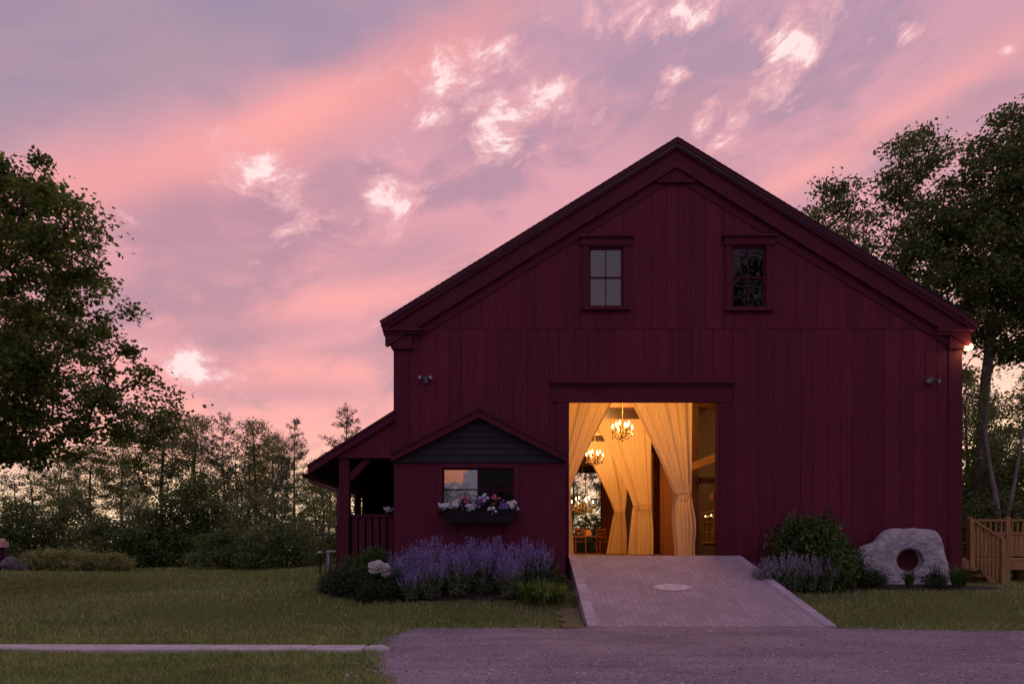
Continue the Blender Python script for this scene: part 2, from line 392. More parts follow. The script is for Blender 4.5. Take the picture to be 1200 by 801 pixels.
# lawn soil, grass blades, gravel, pavers
m, gr, b = new_mat('lawn turf'); ob = gr.n('ShaderNodeTexCoord').outputs['Object']
c = gr.mix(gr.step(gr.noise(ob, .35, 4, .6), .35, .65), (.14, .16, .05), (.18, .19, .066))
c = gr.mix(gr.m('MULTIPLY', gr.step(gr.noise(ob, 1.6, 5, .65), .55, .72), .6), c, (.17, .14, .06))
c = gr.mix(1.0, c, gr.mix(gr.noise(ob, 60, 3, .7), (.55, .55, .55), (1.3, 1.3, 1.3)), 'MULTIPLY')
gr.put(b.inputs['Base Color'], c); b.inputs['Roughness'].default_value = .95; b.inputs['Specular IOR Level'].default_value = .1
bump(gr, b, gr.noise(ob, 45, 4, .7), 1.0, .05); M['turf'] = m
m, gr, b = new_mat('grass blades'); ob = gr.n('ShaderNodeTexCoord').outputs['Object']; ri = gr.n('ShaderNodeNewGeometry').outputs['Random Per Island']
c = gr.mix(gr.step(gr.noise(ob, .45, 4, .6), .35, .65), (.235, .29, .078), (.31, .355, .108))
c = gr.mix(gr.m('MULTIPLY', gr.step(gr.noise(ob, 1.3, 5, .65), .48, .68), .75), c, (.33, .27, .13))
c = gr.mix(gr.m('MULTIPLY', gr.step(gr.noise(gr.vmul(ob, (.5, 1.2, 1)), .9, 4, .6), .50, .66), .55), c, (.13, .175, .048))
c = gr.mix(gr.step(ri, .8, 1.0), c, (.30, .29, .12)); k = gr.m('MULTIPLY_ADD', gr.m('FRACT', gr.m('MULTIPLY', ri, 13.7)), .7, .65)
c = gr.mix(1.0, c, gr.comb(k, k, k), 'MULTIPLY'); gr.put(b.inputs['Base Color'], c); b.inputs['Roughness'].default_value = .7; b.inputs['Specular IOR Level'].default_value = .2
M['blade'] = m
m, gr, b = new_mat('driveway gravel'); ob = gr.n('ShaderNodeTexCoord').outputs['Object']
vo = gr.n('ShaderNodeTexVoronoi'); gr.put(vo.inputs['Vector'], ob); vo.inputs['Scale'].default_value = 42
c = gr.mix(gr.step(gr.noise(ob, .7, 5, .6), .35, .65), (.32, .24, .30), (.43, .33, .39))
c = gr.mix(gr.m('MULTIPLY', gr.step(gr.noise(gr.vmul(ob, (.25, 1.6, 1)), 1.6, 5, .65), .45, .68), .55), c, (.22, .16, .21))
c = gr.mix(1.0, c, gr.mix(gr.noise(vo.outputs['Color'], 3.0, 0), (.65, .65, .65), (1.35, 1.33, 1.35)), 'MULTIPLY')
gr.put(b.inputs['Base Color'], c); b.inputs['Roughness'].default_value = .95; b.inputs['Specular IOR Level'].default_value = .15
bump(gr, b, gr.m('ADD', gr.m('MULTIPLY', vo.outputs['Distance'], -1.0), gr.noise(ob, 12, 4, .7)), 1.0, .03); M['gravel'] = m
m, gr, b = new_mat('clay and granite pavers'); ob = gr.n('ShaderNodeTexCoord').outputs['Object']
sp = gr.n('ShaderNodeSeparateXYZ'); gr.put(sp.inputs[0], ob)
bt = gr.n('ShaderNodeTexBrick'); gr.put(bt.inputs['Vector'], gr.comb(sp.outputs[1], sp.outputs[0])); bt.inputs['Scale'].default_value = 1
bt.inputs['Brick Width'].default_value = .21; bt.inputs['Row Height'].default_value = .105; bt.inputs['Mortar Size'].default_value = .005; bt.inputs['Bias'].default_value = 0
bt.inputs['Color1'].default_value = (.36, .275, .335, 1); bt.inputs['Color2'].default_value = (.44, .33, .40, 1); bt.inputs['Mortar'].default_value = (.27, .20, .245, 1)
c = gr.mix(gr.m('MULTIPLY', gr.step(gr.noise(ob, 1.3, 6, .68), .42, .64), .65), bt.outputs['Color'], (.29, .215, .26))
gr.put(b.inputs['Base Color'], c); b.inputs['Roughness'].default_value = .85; b.inputs['Specular IOR Level'].default_value = .25
bump(gr, b, gr.m('ADD', gr.m('MULTIPLY', bt.outputs['Fac'], -1.0), gr.m('MULTIPLY', gr.noise(ob, 50, 3, .6), .4)), .6, .01); M['paver'] = m
M['paver_edge'] = mottled('pale border pavers', (.38, .30, .38), (.46, .37, .45), 5, .85, .4, 40, island=.12)
M['medallion'] = mottled('pale stone inlay', (.70, .60, .66), (.55, .46, .52), 9, .8, .3, 40)

# ------------------------------------------------------------------ ground
def sm(a, b, v):
    t = min(1.0, max(0.0, (v - a) / (b - a))); return t * t * (3 - 2 * t)
def ground(x, y):
    B = sm(-11, -4, x)
    h = sm(-3.75, -0.9, y) * .47 * B + (1 - B) * .40 * sm(-5, 15, y)
    if x < 0: h += .28 * sm(0, 12, y) * B * sm(0, -3, x)
    if y > 22: h += .012 * (y - 22) * sm(22, 40, y)
    return h
def gnoise(x, y, s=1.0): return mnoise.noise(Vector((x * s, y * s, 3.3)))

def axis_pts(lo, hi, c0, c1, fine, coarse_n):
    a = list(np.arange(c0, c1 + 1e-6, fine))
    l = [c0 - (c0 - lo) * (i / coarse_n) ** 2 for i in range(coarse_n, 0, -1)]
    r = [c1 + (hi - c1) * (i / coarse_n) ** 2 for i in range(1, coarse_n + 1)]
    return l + a + r
xs = axis_pts(-900, 900, -26, 20, .5, 14); ys = axis_pts(-300, 1400, -12, 30, .4, 14)
vs_ = [(x, y, min(ground(x, y), 1.0) + .018 * gnoise(x, y, .9) * (1 if y > -4 else .3)) for y in ys for x in xs]; nx = len(xs)
gm_ = MB(); gm_.add(vs_, [(j * nx + i, j * nx + i + 1, (j + 1) * nx + i + 1, (j + 1) * nx + i) for j in range(len(ys) - 1) for i in range(nx - 1)])
tag(gm_.build('lawn', M['turf'], smooth=True), kind='structure')

# gravel drive: ragged sheet lying on the ground
def gravel_left(y):
    t = [(-40, -1.0), (-8.5, -1.15), (-6.8, -1.58), (-5.3, -1.75), (-4.3, -1.55)]
    for (ya, xa), (yb, xb) in zip(t, t[1:]):
        if ya <= y <= yb: return xa + (xb - xa) * (y - ya) / (yb - ya)
    return t[-1][1]
def gravel_top(x):
    base = -3.95 if x < 1.1 else (-3.70 if x < 5.0 else -4.02 - (x - 4.9) * .16)
    k = 1.0 if x < 1.1 or x > 5.0 else .3
    return max(base, -9) + k * (.10 * gnoise(x, 0, 1.1) + .08 * gnoise(x, 0, 3.1) + .06 * gnoise(x, 5, 9))
edge = []
y = -30.0
while y < -4.3:
    edge.append((gravel_left(y) + .10 * gnoise(3, y, 2.3) + .06 * gnoise(9, y, 8), y)); y += .12 if y > -10 else 2
x = edge[-1][0] + .1
while x < 24:
    edge.append((x, gravel_top(x))); x += .12 if x < 9 else 2
mbg = MB()
top_y = lambda x: gravel_top(x)
gv_, gf_ = [], []
# triangulated strip: fan rows towards a far corner behind the camera
poly = edge + [(24, -30)]
mbg.add([(px, py, .012) for px, py in poly], [tuple(range(len(poly)))])
tag(mbg.build('gravel_driveway', M['gravel']), kind='structure')
def on_gravel(x, y): return y < gravel_top(x) and x > gravel_left(max(y, -39))

rng = np.random.default_rng(7)
# loose stones of the drive
n = 20000
d = 6.2 * np.exp(rng.random(n) * math.log(12.0 / 6.2)); u = rng.uniform(-.3, .85, n)
sx, sy = u * d, d + CAMY
keep = np.array([on_gravel(a + .10, b - .05) for a, b in zip(sx, sy)]) | (np.array([on_gravel(a + .45, b - .3) for a, b in zip(sx, sy)]) & (rng.random(n) < .25))
keep &= ~((sy > -4.2) & (sx > .9) & (sx < 5.3))
sx, sy = sx[keep], sy[keep]; n = len(sx); r = rng.gamma(2.5, .0022, n) + .004
octv = np.array([(1, 0, 0), (0, 1, 0), (-1, 0, 0), (0, -1, 0), (0, 0, .7), (0, 0, -.5)]); octf = [(0, 1, 4), (1, 2, 4), (2, 3, 4), (3, 0, 4)]
V = octv[None] * (r[:, None, None] * rng.uniform(.6, 1.3, (n, 6, 3)))
V[:, :, 0] += sx[:, None]; V[:, :, 1] += sy[:, None]; V[:, :, 2] += .014
vv = V.reshape(-1, 3); ff = (np.arange(n)[:, None, None] * 6 + np.array(octf)[None]).reshape(-1, 3)
me = bpy.data.meshes.new('gravel_stones'); me.from_pydata(vv.tolist(), [], ff.tolist()); me.update()
tag(link_mesh('gravel_stones', me, M['pebble']), 'loose grey gravel stones scattered over the driveway', kind='stuff')

# ramp of pavers rising to the doorway
FLOOR = 1.08
RL0, RR0, RL1, RR1, RY0, RY1 = 1.18, 5.07, 1.17, 4.72, -3.82, .14
def ramp_z(y): return .02 + (FLOOR + .02 - .02) * (y - RY0) / (RY1 - .25 - RY0) if y < RY1 - .25 else FLOOR + .02
def ramp_x(y, t):
    k = (y - RY0) / (RY1 - RY0); return (RL0 + (RL1 - RL0) * k) * (1 - t) + (RR0 + (RR1 - RR0) * k) * t
mr = MB(); yy = [RY0, -2.5, -1.2, RY1 - .25, RY1]; nv = []
for y in yy:
    for t in (0, 1): nv.append((ramp_x(y, t), y, ramp_z(y)))
for y in yy:
    for t in (0, 1): nv.append((ramp_x(y, t), y, -.3))
fs = []
for i in range(len(yy) - 1):
    a = 2 * i; b_ = a + 10
    fs += [(a, a + 1, a + 3, a + 2), (a, a + 2, b_ + 2, b_), (a + 1, b_ + 1, b_ + 3, a + 3)]
fs += [(0, 10, 11, 1)]
mr.add(nv, fs)
ramp = tag(mr.build('ramp', M['paver'], origin=(2.9, RY0, 0)), kind='structure')
for tt, sgn in ((0, 1), (1, -1)):
    me_ = MB(); y = RY0 + .004
    while y < RY1 - .3:
        y2 = y + .28; w = .17
        a = [(ramp_x(y, tt), y), (ramp_x(y, tt) + sgn * w, y), (ramp_x(y2 - .012, tt) + sgn * w, y2 - .012), (ramp_x(y2 - .012, tt), y2 - .012)]
        vs2 = [(q[0], q[1], ramp_z(q[1]) + .012) for q in a] + [(q[0], q[1], ramp_z(q[1]) - .02) for q in a]
        me_.add(vs2, [(0, 1, 2, 3), (0, 4, 5, 1), (1, 5, 6, 2), (2, 6, 7, 3), (3, 7, 4, 0)]); y = y2
    me_.build('border_strip', M['paver_edge'], ramp)
mm = MB(); cxm, cym, rm = 2.90, -2.05, .335; pts = []
for (r0, r1, hh) in ((0, .13, .008), (.15, .30, .010), (.31, .345, .007)):
    N = 40; ring = []
    for rr in (r0, r1):
        ring += [(cxm + rr * math.cos(2 * math.pi * i / N), cym + .52 * rr * math.sin(2 * math.pi * i / N)) for i in range(N)]
    mm.add([(a, b2, ramp_z(b2) + hh) for a, b2 in ring], [(i, (i + 1) % N, (i + 1) % N + N, i + N) for i in range(N)])
mm.build('medallion', M['medallion'], ramp)

# kerb path strip across the lawn
mk = MB(); x = -16.0; rk = random.Random(4)
while x < -1.78:
    L = min(rk.uniform(.9, 1.5), -1.76 - x)
    y0, y1 = -6.62, -6.22
    zt = .055 + rk.uniform(-.006, .006)
    mk.box(x + .006, x + L - .006, y0 + rk.uniform(-.012, .012), y1 + rk.uniform(-.012, .012), -.1, zt); x += L
tag(mk.build('path_kerb', M['kerb'], bevel=.012), kind='structure')
st = MB(); st.lathe([(.0, .07), (.09, .065), (.15, .04), (.16, .0), (.15, -.05)], (-1.62, -6.40, .0), 10)
tag(st.build('kerb_stone', M['kerb'], origin=(-1.62, -6.4, 0), smooth=True), 'small rounded pale stone ending the concrete kerb strip at the gravel', 'stone')

# bare trodden soil between the lawn and the ramp
sp_ = MB(); lp_ = [(.78 + .16 * gnoise(0, i, 1.3) + .08 * gnoise(4, i, 5), -3.93 + i * .12) for i in range(13)]; rp_ = [(1.16, -3.93 + i * .12) for i in range(13)]
sp_.add([(a, b2, ground(a, b2) + .016) for a, b2 in lp_] + [(a, b2, ground(a, b2) + .016) for a, b2 in rp_], [(i, i + 13, i + 14, i + 1) for i in range(12)])
tag(sp_.build('bare_soil', mottled('dry trodden soil', (.14, .115, .07), (.19, .155, .10), 9, .95, .8, 50, bdist=.02)), kind='structure')
# mulch beds
def bed(name, pts):
    mb_ = MB(); cx_ = sum(p[0] for p in pts) / len(pts); cy_ = sum(p[1] for p in pts) / len(pts)
    N = len(pts); K = 5; vs3 = []
    for k in range(K + 1):
        f = k / K
        for p in pts:
            x, y = cx_ + (p[0] - cx_) * f, cy_ + (p[1] - cy_) * f
            vs3.append((x, y, ground(x, y) + .075 * (1 - f ** 3) - .02 + .02 * gnoise(x, y, 6)))
    mb_.add(vs3, [(k * N + i, k * N + (i + 1) % N, (k + 1) * N + (i + 1) % N, (k + 1) * N + i) for k in range(K) for i in range(N)])
    return tag(mb_.build(name, M['mulch'], smooth=True), kind='structure')
def smooth_loop(ctrl, n=60):
    out_ = []; k = len(ctrl)
    for i in range(n):
        t = i / n * k; j = int(t); f = t - j
        p0, p1, p2, p3 = [Vector((*ctrl[(j + o) % k], 0)) for o in (-1, 0, 1, 2)]
        v = .5 * ((2 * p1) + (p2 - p0) * f + (2 * p0 - 5 * p1 + 4 * p2 - p3) * f * f + (3 * p1 - p0 - 3 * p2 + p3) * f ** 3)
        out_.append((v.x, v.y))
    return out_
BED_L = smooth_loop([(-3.78, -1.1), (-3.3, -1.95), (-2.0, -2.15), (-.5, -2.12), (.8, -2.05), (1.12, -2.3), (1.12, -.8), (-.5, -.6), (-2.4, -.2), (-3.6, 1.2), (-4.1, .4)])
BED_R = smooth_loop([(4.95, -.9), (5.6, -1.5), (6.8, -1.25), (8.0, -1.35), (9.6, -1.2), (9.9, -.5), (9.5, .1), (7, .1), (4.95, .1)])
bed('mulch_bed', BED_L); bed('mulch_bed', BED_R)
def inside(p, poly):
    x, y = p; c = False; j = len(poly) - 1
    for i in range(len(poly)):
        (xi, yi), (xj, yj) = poly[i], poly[j]
        if (yi > y) != (yj > y) and x < (xj - xi) * (y - yi) / (yj - yi) + xi: c = not c
        j = i
    return c

# grass blades of the lawn
def blades(n, d0, d1, umin, umax, seed):
    rg = np.random.default_rng(seed)
    d = d0 * np.exp(rg.random(n) * math.log(d1 / d0)); u = rg.uniform(umin, umax, n)
    x, y = u * d, d + CAMY; ok = np.zeros(n, bool)
    for i in range(n):
        a, b2 = float(x[i]), float(y[i])
        if on_gravel(a, b2) and not (on_gravel(a - .12, b2 + .10) is False and rg.random() < .5): continue
        if RL1 - .05 < a < RR0 + .02 and b2 > -4.2 and a < ramp_x(b2, 1): continue
        if -2.55 < a < 9.5 and b2 > -.05: continue
        if b2 > -6.62 and b2 < -6.22 and a < -1.75: continue
        if .76 < a < 1.2 and -3.95 < b2 < -2.5 and rg.random() < .8: continue
        if inside((a, b2), BED_L) or inside((a, b2), BED_R): continue
        ok[i] = True
    x, y, d = x[ok], y[ok], d[ok]; n = len(x)
    z = np.array([ground(float(a), float(b2)) for a, b2 in zip(x, y)])
    cl_ = np.array([max(0., gnoise(float(a), float(b2), 1.4) + .6 * gnoise(float(a), float(b2), 5.0)) for a, b2 in zip(x, y)])
    h = rg.uniform(.022, .055, n) * (d / 9.0) ** .35 * (1 + 1.3 * cl_); w = rg.uniform(.0025, .005, n) * (d / 9.0) ** .8 * 1.5
    a = rg.uniform(0, 2 * math.pi, n); lean = rg.normal(0, .6, (n, 2)) * h[:, None]
    base = np.stack([x, y, z - .01], 1); s = np.stack([np.cos(a) * w, np.sin(a) * w, np.zeros(n)], 1)
    tip = base + np.stack([lean[:, 0], lean[:, 1], h + .01], 1)
    return np.stack([base - s, base + s, tip], 1)
tag(np_mesh('grass', np.concatenate([blades(190000, 6.2, 40, -.80, .80, 3), blades(40000, 6.2, 9.8, -.8, -.05, 5)]), 3, M['blade']), 'short dusky green lawn grass around the barn', kind='stuff')

# ------------------------------------------------------------------ the barn
WX0, WX1, DEPTH, ZB = -2.46, 9.41, 23.0, .30
RGX, RGZ = X(793, 14.85), Z(163, 14.85)
EVZ = Z(377, 14.85); EX0, EX1 = X(447, 14.85), 9.60
SL0 = (RGZ - EVZ) / (RGX - EX0); SL1 = (RGZ - EVZ) / (EX1 - RGX)
def roof_z(x): return RGZ - (SL0 * (RGX - x) if x < RGX else SL1 * (x - RGX))
barn = thing('barn', 'large dark red board sided barn with a gabled roof and an open lit doorway', 'barn', (RGX, 0, ZB))
rb = random.Random(11)
SEAM = Z(385, 15)
DX0, DX1, DZ1 = X(665, 15), X(843, 15), Z(470, 15)
WIN = [(X(690, 15), X(730, 15), Z(360, 15), Z(290, 15)), (X(857, 15), X(897, 15), Z(361, 15), Z(289, 15))]
holes = [(DX0, DX1, ZB - .1, DZ1)] + [(a - .05, b2 + .05, c_ - .05, d_ + .05) for a, b2, c_, d_ in WIN]
def cut_columns(x0, x1, z0, zt0, zt1, cuts):
    """vertical intervals of a board left when the openings are cut out"""
    iv = [(z0, None)]; lo = z0; out_ = []
    for (a, b2, c_, d_) in sorted(cuts, key=lambda h: h[2]):
        if b2 <= x0 + 1e-4 or a >= x1 - 1e-4: continue
        if c_ > lo: out_.append((lo, lo, c_, c_))
        lo = max(lo, d_)
    if lo < min(zt0, zt1): out_.append((lo, lo, zt0, zt1))
    return out_
def board_wall(mb_, za, top, wmin, wmax, yf, thick, gap=.006, cuts=holes, x0=WX0, x1=WX1):
    xs_ = [x0]
    while xs_[-1] < x1 - .08: xs_.append(min(x1, xs_[-1] + rb.uniform(wmin, wmax)))
    forced = sorted({v for h in cuts for v in (h[0], h[1])} | ({RGX} if x0 < RGX < x1 else set()))
    for a, b2 in zip(xs_, xs_[1:]):
        off = rb.uniform(0, .007)
        seg = [a] + [v for v in forced if a + .001 < v < b2 - .001] + [b2]
        for i, (p, q) in enumerate(zip(seg, seg[1:])):
            pp = p + (gap / 2 if i == 0 else 0); qq = q - (gap / 2 if i == len(seg) - 2 else 0)
            if qq - pp < .004: continue
            for (l0, l1, t0, t1) in cut_columns(pp, qq, za, top(pp), top(qq), cuts):
                y0, y1 = yf - off, yf + thick
                vs4 = [(pp, y0, l0), (qq, y0, l1), (qq, y0, t1), (pp, y0, t0), (pp, y1, l0), (qq, y1, l1), (qq, y1, t1), (pp, y1, t0)]
                mb_.add(vs4, [(0, 1, 2, 3), (7, 6, 5, 4), (0, 4, 5, 1), (1, 5, 6, 2), (2, 6, 7, 3), (3, 7, 4, 0)])
w = MB()
board_wall(w, ZB, lambda x: SEAM - .004, .20, .34, .0, .03)
board_wall(w, SEAM, lambda x: max(SEAM + .01, roof_z(x) - .12), .22, .36, -.008, .038)
# solid wall behind the boards
def solid(mb_, x0, x1, z0, z1): mb_.box(x0, x1, .034, .16, z0, z1)
zt = roof_z(WX0) - .2
solid(w, WX0, DX0, ZB, DZ1); solid(w, DX1, WX1, ZB, DZ1); solid(w, WX0, WX1, DZ1 + .001, 5.5)
cxs = sorted([WX0, RGX, WX1] + [v for h in holes[1:] for v in h[:2]])
for p, q in zip(cxs, cxs[1:]):
    for (l0, l1, t0, t1) in cut_columns(p, q, 5.501, roof_z(p) - .14, roof_z(q) - .14, holes[1:]):
        vs4 = [(p, .034, l0), (q, .034, l1), (q, .034, t1), (p, .034, t0), (p, .16, l0), (q, .16, l1), (q, .16, t1), (p, .16, t0)]
        w.add(vs4, [(0, 1, 2, 3), (7, 6, 5, 4), (0, 4, 5, 1), (1, 5, 6, 2), (2, 6, 7, 3), (3, 7, 4, 0)])
w.build('front_wall', M['red'], barn)
sw = MB(); sw.box(WX0, WX0 + .12, .17, DEPTH, ZB, 5.62); sw.build('side_wall', M['red'], barn)
sw = MB(); sw.box(WX1 - .12, WX1, .17, DEPTH, ZB, 5.6); sw.build('side_wall', M['red'], barn)
BWX0, BWX1, BWZ0, BWZ1 = X(648, 38), X(705, 38), FLOOR + .05, Z(553, 38)
bw = MB()
for (a, b2, c_, d_) in ((WX0 + .13, BWX0, ZB, 5.5), (BWX1, WX1 - .13, ZB, 5.5), (BWX0, BWX1, BWZ1, 5.5), (BWX0, BWX1, ZB, BWZ0)):
    bw.box(a, b2, DEPTH - .14, DEPTH, c_ + .001, d_)
bw.prism([(WX0 + .13, 5.5), (WX1 - .13, 5.5), (WX1 - .13, roof_z(WX1 - .13) - .12), (RGX, RGZ - .12), (WX0 + .13, roof_z(WX0 + .13) - .12)], DEPTH - .14, DEPTH)
bw.build('rear_wall', M['wood_in'], barn)
# roof slabs with overhang
for sx_, ex, slope in ((-1, EX0, SL0), (1, EX1, SL1)):
    r_ = MB(); t = .16
    r_.prism([(RGX, RGZ), (ex, EVZ), (ex, EVZ - .11), (RGX, RGZ - t)], -.20, DEPTH + .3)
    # raised shingle courses
    k = 0; L = math.hypot(ex - RGX, RGZ - EVZ)
    ux, uz = (ex - RGX) / L, (EVZ - RGZ) / L; nx_, nz_ = -uz * sx_ * 1.0, abs(ux)
    nrm = Vector((abs(uz) * sx_, 0, abs(ux)))
    while k * .13 < L:
        a = Vector((RGX + ux * k * .13, 0, RGZ + uz * k * .13)); b2 = Vector((RGX + ux * min(L + .03, k * .13 + .145), 0, RGZ + uz * min(L + .03, k * .13 + .145)))
        p = [a + nrm * .002, b2 + nrm * .003, b2 + nrm * .013, a + nrm * .005]
        r_.prism([(q.x, q.z) for q in p], -.235, DEPTH + .32); k += 1
    r_.build('roof', M['roofing'], barn)
# rake mouldings: crown, fascia, frieze (bottom edge measured below the roof line)
def rake(name, d0, d1, yf, yb, shrink=0.0, mat='red_trim'):
    for ex, sgn in ((EX0 + shrink, -1), (EX1 - shrink, 1)):
        k = MB(); k.prism([(RGX, RGZ - d0), (ex, roof_z(ex) - d0), (ex, roof_z(ex) - d1), (RGX, RGZ - d1)], yf, yb)
        k.build(name, M[mat], barn)
rake('rake_crown', .03, .10, -.225, -.205); rake('rake_crown', .10, .20, -.175, -.05, .02)
rake('rake_fascia', .20, .52, -.115, -.03, .07); rake('rake_moulding', .52, .56, -.122, -.03, .10)
rake('rake_frieze', .57, .76, -.035, -.02, .32)
pk = MB(); pk.prism([(RGX - .36, RGZ - .80), (RGX + .36, RGZ - .80), (RGX, RGZ - .55)], -.075, -.03); pk.box(RGX - .40, RGX + .40, -.095, -.03, RGZ - .86, RGZ - .80)
pk.build('peak_panel', M['red_trim'], barn)
# corner boards, cornice returns, eaves
for x0, x1, s in ((WX0, WX0 + .30, -1), (WX1 - .27, WX1, 1)):
    cb = MB(); cb.box(x0 - .012, x1, -.038 if s < 0 else -.018, -.012, ZB, 5.40); cb.build('corner_board', M['red_trim'], barn)
    rt = MB(); e0 = EX0 + .03 if s < 0 else EX1 - .03
    lo, hi = (e0, x1 + .32) if s < 0 else (x0 - .32, e0)
    zc = EVZ - .13
    rt.box(lo, hi, -.19, -.02, zc - .055, zc); rt.box(lo + (.03 if s < 0 else 0), hi - (.0 if s < 0 else .03) - .03, -.14, -.02, zc - .115, zc - .056)
    rt.box(x0 - .03, x1 + .07 if s < 0 else x1 + .005, -.085, -.02, 5.44, zc - .116); rt.box(x0 - .05, x1 + .10 if s < 0 else x1 + .008, -.105, -.02, 5.40, 5.44)
    rt.build('cornice_return', M['red_trim'], barn)
    ev = MB(); wallx = WX0 if s < 0 else WX1
    ev.prism([(EX0 + .015 if s < 0 else EX1 - .015, EVZ - .115), (EX0 + .015 if s < 0 else EX1 - .015, EVZ - .22), (wallx - s * .0, EVZ - (.60 if s < 0 else .32)), (wallx + (.02 if s < 0 else -.02), EVZ - .05)], -.02, DEPTH)
    ev.build('eave_soffit', M['red_trim'], barn)
# doorway trim
lt = MB(); lx0, lx1 = X(645, 15), X(860, 15)
lt.box(lx0, lx1, -.15, -.02, Z(450.5, 15), Z(446, 15)); lt.box(lx0 + .02, lx1 - .02, -.10, -.02, Z(453, 15), Z(450.7, 15)); lt.box(lx0 + .04, lx1 - .04, -.06, -.02, DZ1 - .02, Z(453.2, 15))
lt.build('door_header', M['red_trim'], barn)
dj = MB(); dj.box(DX1 + .0, DX1 + .30, -.045, -.02, ZB, DZ1 - .025); dj.build('door_jamb', M['red_trim'], barn); dj = MB(); dj.box(DX0 - .24, DX0, -.045, -.02, ZB, DZ1 - .025)
dj.build('door_jamb', M['red_trim'], barn); dj = MB(); dj.box(DX1 - .03, DX1 + .001, -.03, .22, FLOOR, DZ1 - .03); dj.build('door_jamb', M['red_trim'], barn); dj = MB(); dj.box(DX0 - .001, DX0 + .03, -.03, .22, FLOOR, DZ1 - .03)
dj.build('door_jamb', M['red_trim'], barn)
# gable windows
def sash_bars(mb_, x0, x1, z0, z1, y, nx_, nz_, t=.02, fr=.04):
    mb_.box(x0, x0 + fr, y, y + .04, z0, z1); mb_.box(x1 - fr, x1, y, y + .04, z0, z1)
    mb_.box(x0 + fr, x1 - fr, y, y + .04, z0, z0 + fr); mb_.box(x0 + fr, x1 - fr, y, y + .04, z1 - fr, z1)
    for i in range(1, nx_):
        x = x0 + (x1 - x0) * i / nx_; mb_.box(x - t / 2, x + t / 2, y + .004, y + .036, z0 + fr, z1 - fr)
    for i in range(1, nz_):
        z = z0 + (z1 - z0) * i / nz_; mb_.box(x0 + fr, x1 - fr, y - .003, y + .033, z - t * .7, z + t * .7)
for i, (a, b2, c_, d_) in enumerate(WIN):
    wf = MB()
    wf.box(a - .13, a, -.058, -.015, c_ - .03, d_ + .02); wf.box(b2, b2 + .13, -.058, -.015, c_ - .03, d_ + .02)
    wf.box(a, b2, -.056, -.015, d_, d_ + .02)
    wf.box(a - .17, b2 + .17, -.085, -.015, d_ + .021, d_ + .17); wf.box(a - .21, b2 + .21, -.14, -.015, d_ + .171, d_ + .215)
    wf.box(a - .16, b2 + .16, -.11, -.015, c_ - .075, c_ - .031)
    win = wf.build('window', M['red_trim'], barn)
    sb = MB(); sash_bars(sb, a, b2, c_, d_, .0, 2, 2); sb.build('sash', M['red_trim'], win)
    pn = MB(); pn.add([(a + .03, .022, c_ + .03), (b2 - .03, .022, c_ + .03), (b2 - .03, .022, d_ - .03), (a + .03, .022, d_ - .03)], [(0, 1, 2, 3)])
    pn.build('pane', M['pane_reflect'] if i == 0 else M['pane_dark'], win)
# interior: floor, loft, side partitions, posts and beams
IX0, IX1, CEIL = .45, 5.75, 5.36
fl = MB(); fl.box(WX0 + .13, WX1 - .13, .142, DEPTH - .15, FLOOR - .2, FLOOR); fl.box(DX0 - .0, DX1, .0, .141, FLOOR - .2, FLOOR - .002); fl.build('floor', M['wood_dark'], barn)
ce = MB(); yb = .17
while yb < DEPTH - .2: ce.box(IX0, IX1 + 3.3, yb, yb + .23, CEIL, CEIL + .06); yb += .236
ce.box(WX0 + .13, WX1 - .13, .165, DEPTH - .15, CEIL + .062, CEIL + .10)
ce.build('loft_floor', M['wood_dark'], barn)
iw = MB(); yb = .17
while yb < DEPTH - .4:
    if 8.5 < yb < 8.765: iw.build('interior_wall', M['wood_shaded'], barn); iw = MB()  # boards nearer the door take the darkened copy in place of shade
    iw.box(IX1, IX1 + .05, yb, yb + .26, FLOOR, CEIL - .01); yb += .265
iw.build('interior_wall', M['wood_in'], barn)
iw = MB(); yb = .17
while yb < DEPTH - .4: iw.box(IX0 - .05, IX0, yb, yb + .26, FLOOR, CEIL - .01); yb += .265
iw.build('interior_wall', M['wood_in'], barn)
for yb in (4.2, 8.6, 13.0, 17.4):
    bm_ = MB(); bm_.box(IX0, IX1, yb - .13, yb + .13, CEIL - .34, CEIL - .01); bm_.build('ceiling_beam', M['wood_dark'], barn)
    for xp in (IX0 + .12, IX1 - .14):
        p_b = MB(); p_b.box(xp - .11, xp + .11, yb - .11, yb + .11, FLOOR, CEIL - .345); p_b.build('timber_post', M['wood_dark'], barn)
gp = MB(); gp.box(4.76, 5.0, 4.15, 4.39, FLOOR, CEIL - .01); gp.build('timber_post', M['wood_dark'], barn)
gt = MB(); gt.box(5.01, IX1 - .01, 4.17, 4.35, 3.02, 3.16); gt.build('wall_rail', M['wood_dark'], barn)
br = MB(); br.beam(Pt(800, 550.5, 18.9), Pt(852, 530.5, 18.9), .16, .19); br.build('diagonal_brace', M['wood_fresh'], barn)
for k in range(7):
    jj = MB(); xk = 3.9 + k * .27; jj.box(xk, xk + .07, .2, 4.0, CEIL - .16, CEIL - .005); jj.build('ceiling_joist', M['wood_dark'], barn)
# rear glazed opening
rw = MB(); sash_bars(rw, BWX0, BWX1, BWZ0, BWZ1, DEPTH - .12, 3, 3, .035, .06); rwo = rw.build('rear_window', M['wood_dark'], barn)
pn = MB(); pn.add([(BWX0, DEPTH - .09, BWZ0), (BWX1, DEPTH - .09, BWZ0), (BWX1, DEPTH - .09, BWZ1), (BWX0, DEPTH - .09, BWZ1)], [(0, 1, 2, 3)]); pn.build('pane', M['pane_clear'], rwo)
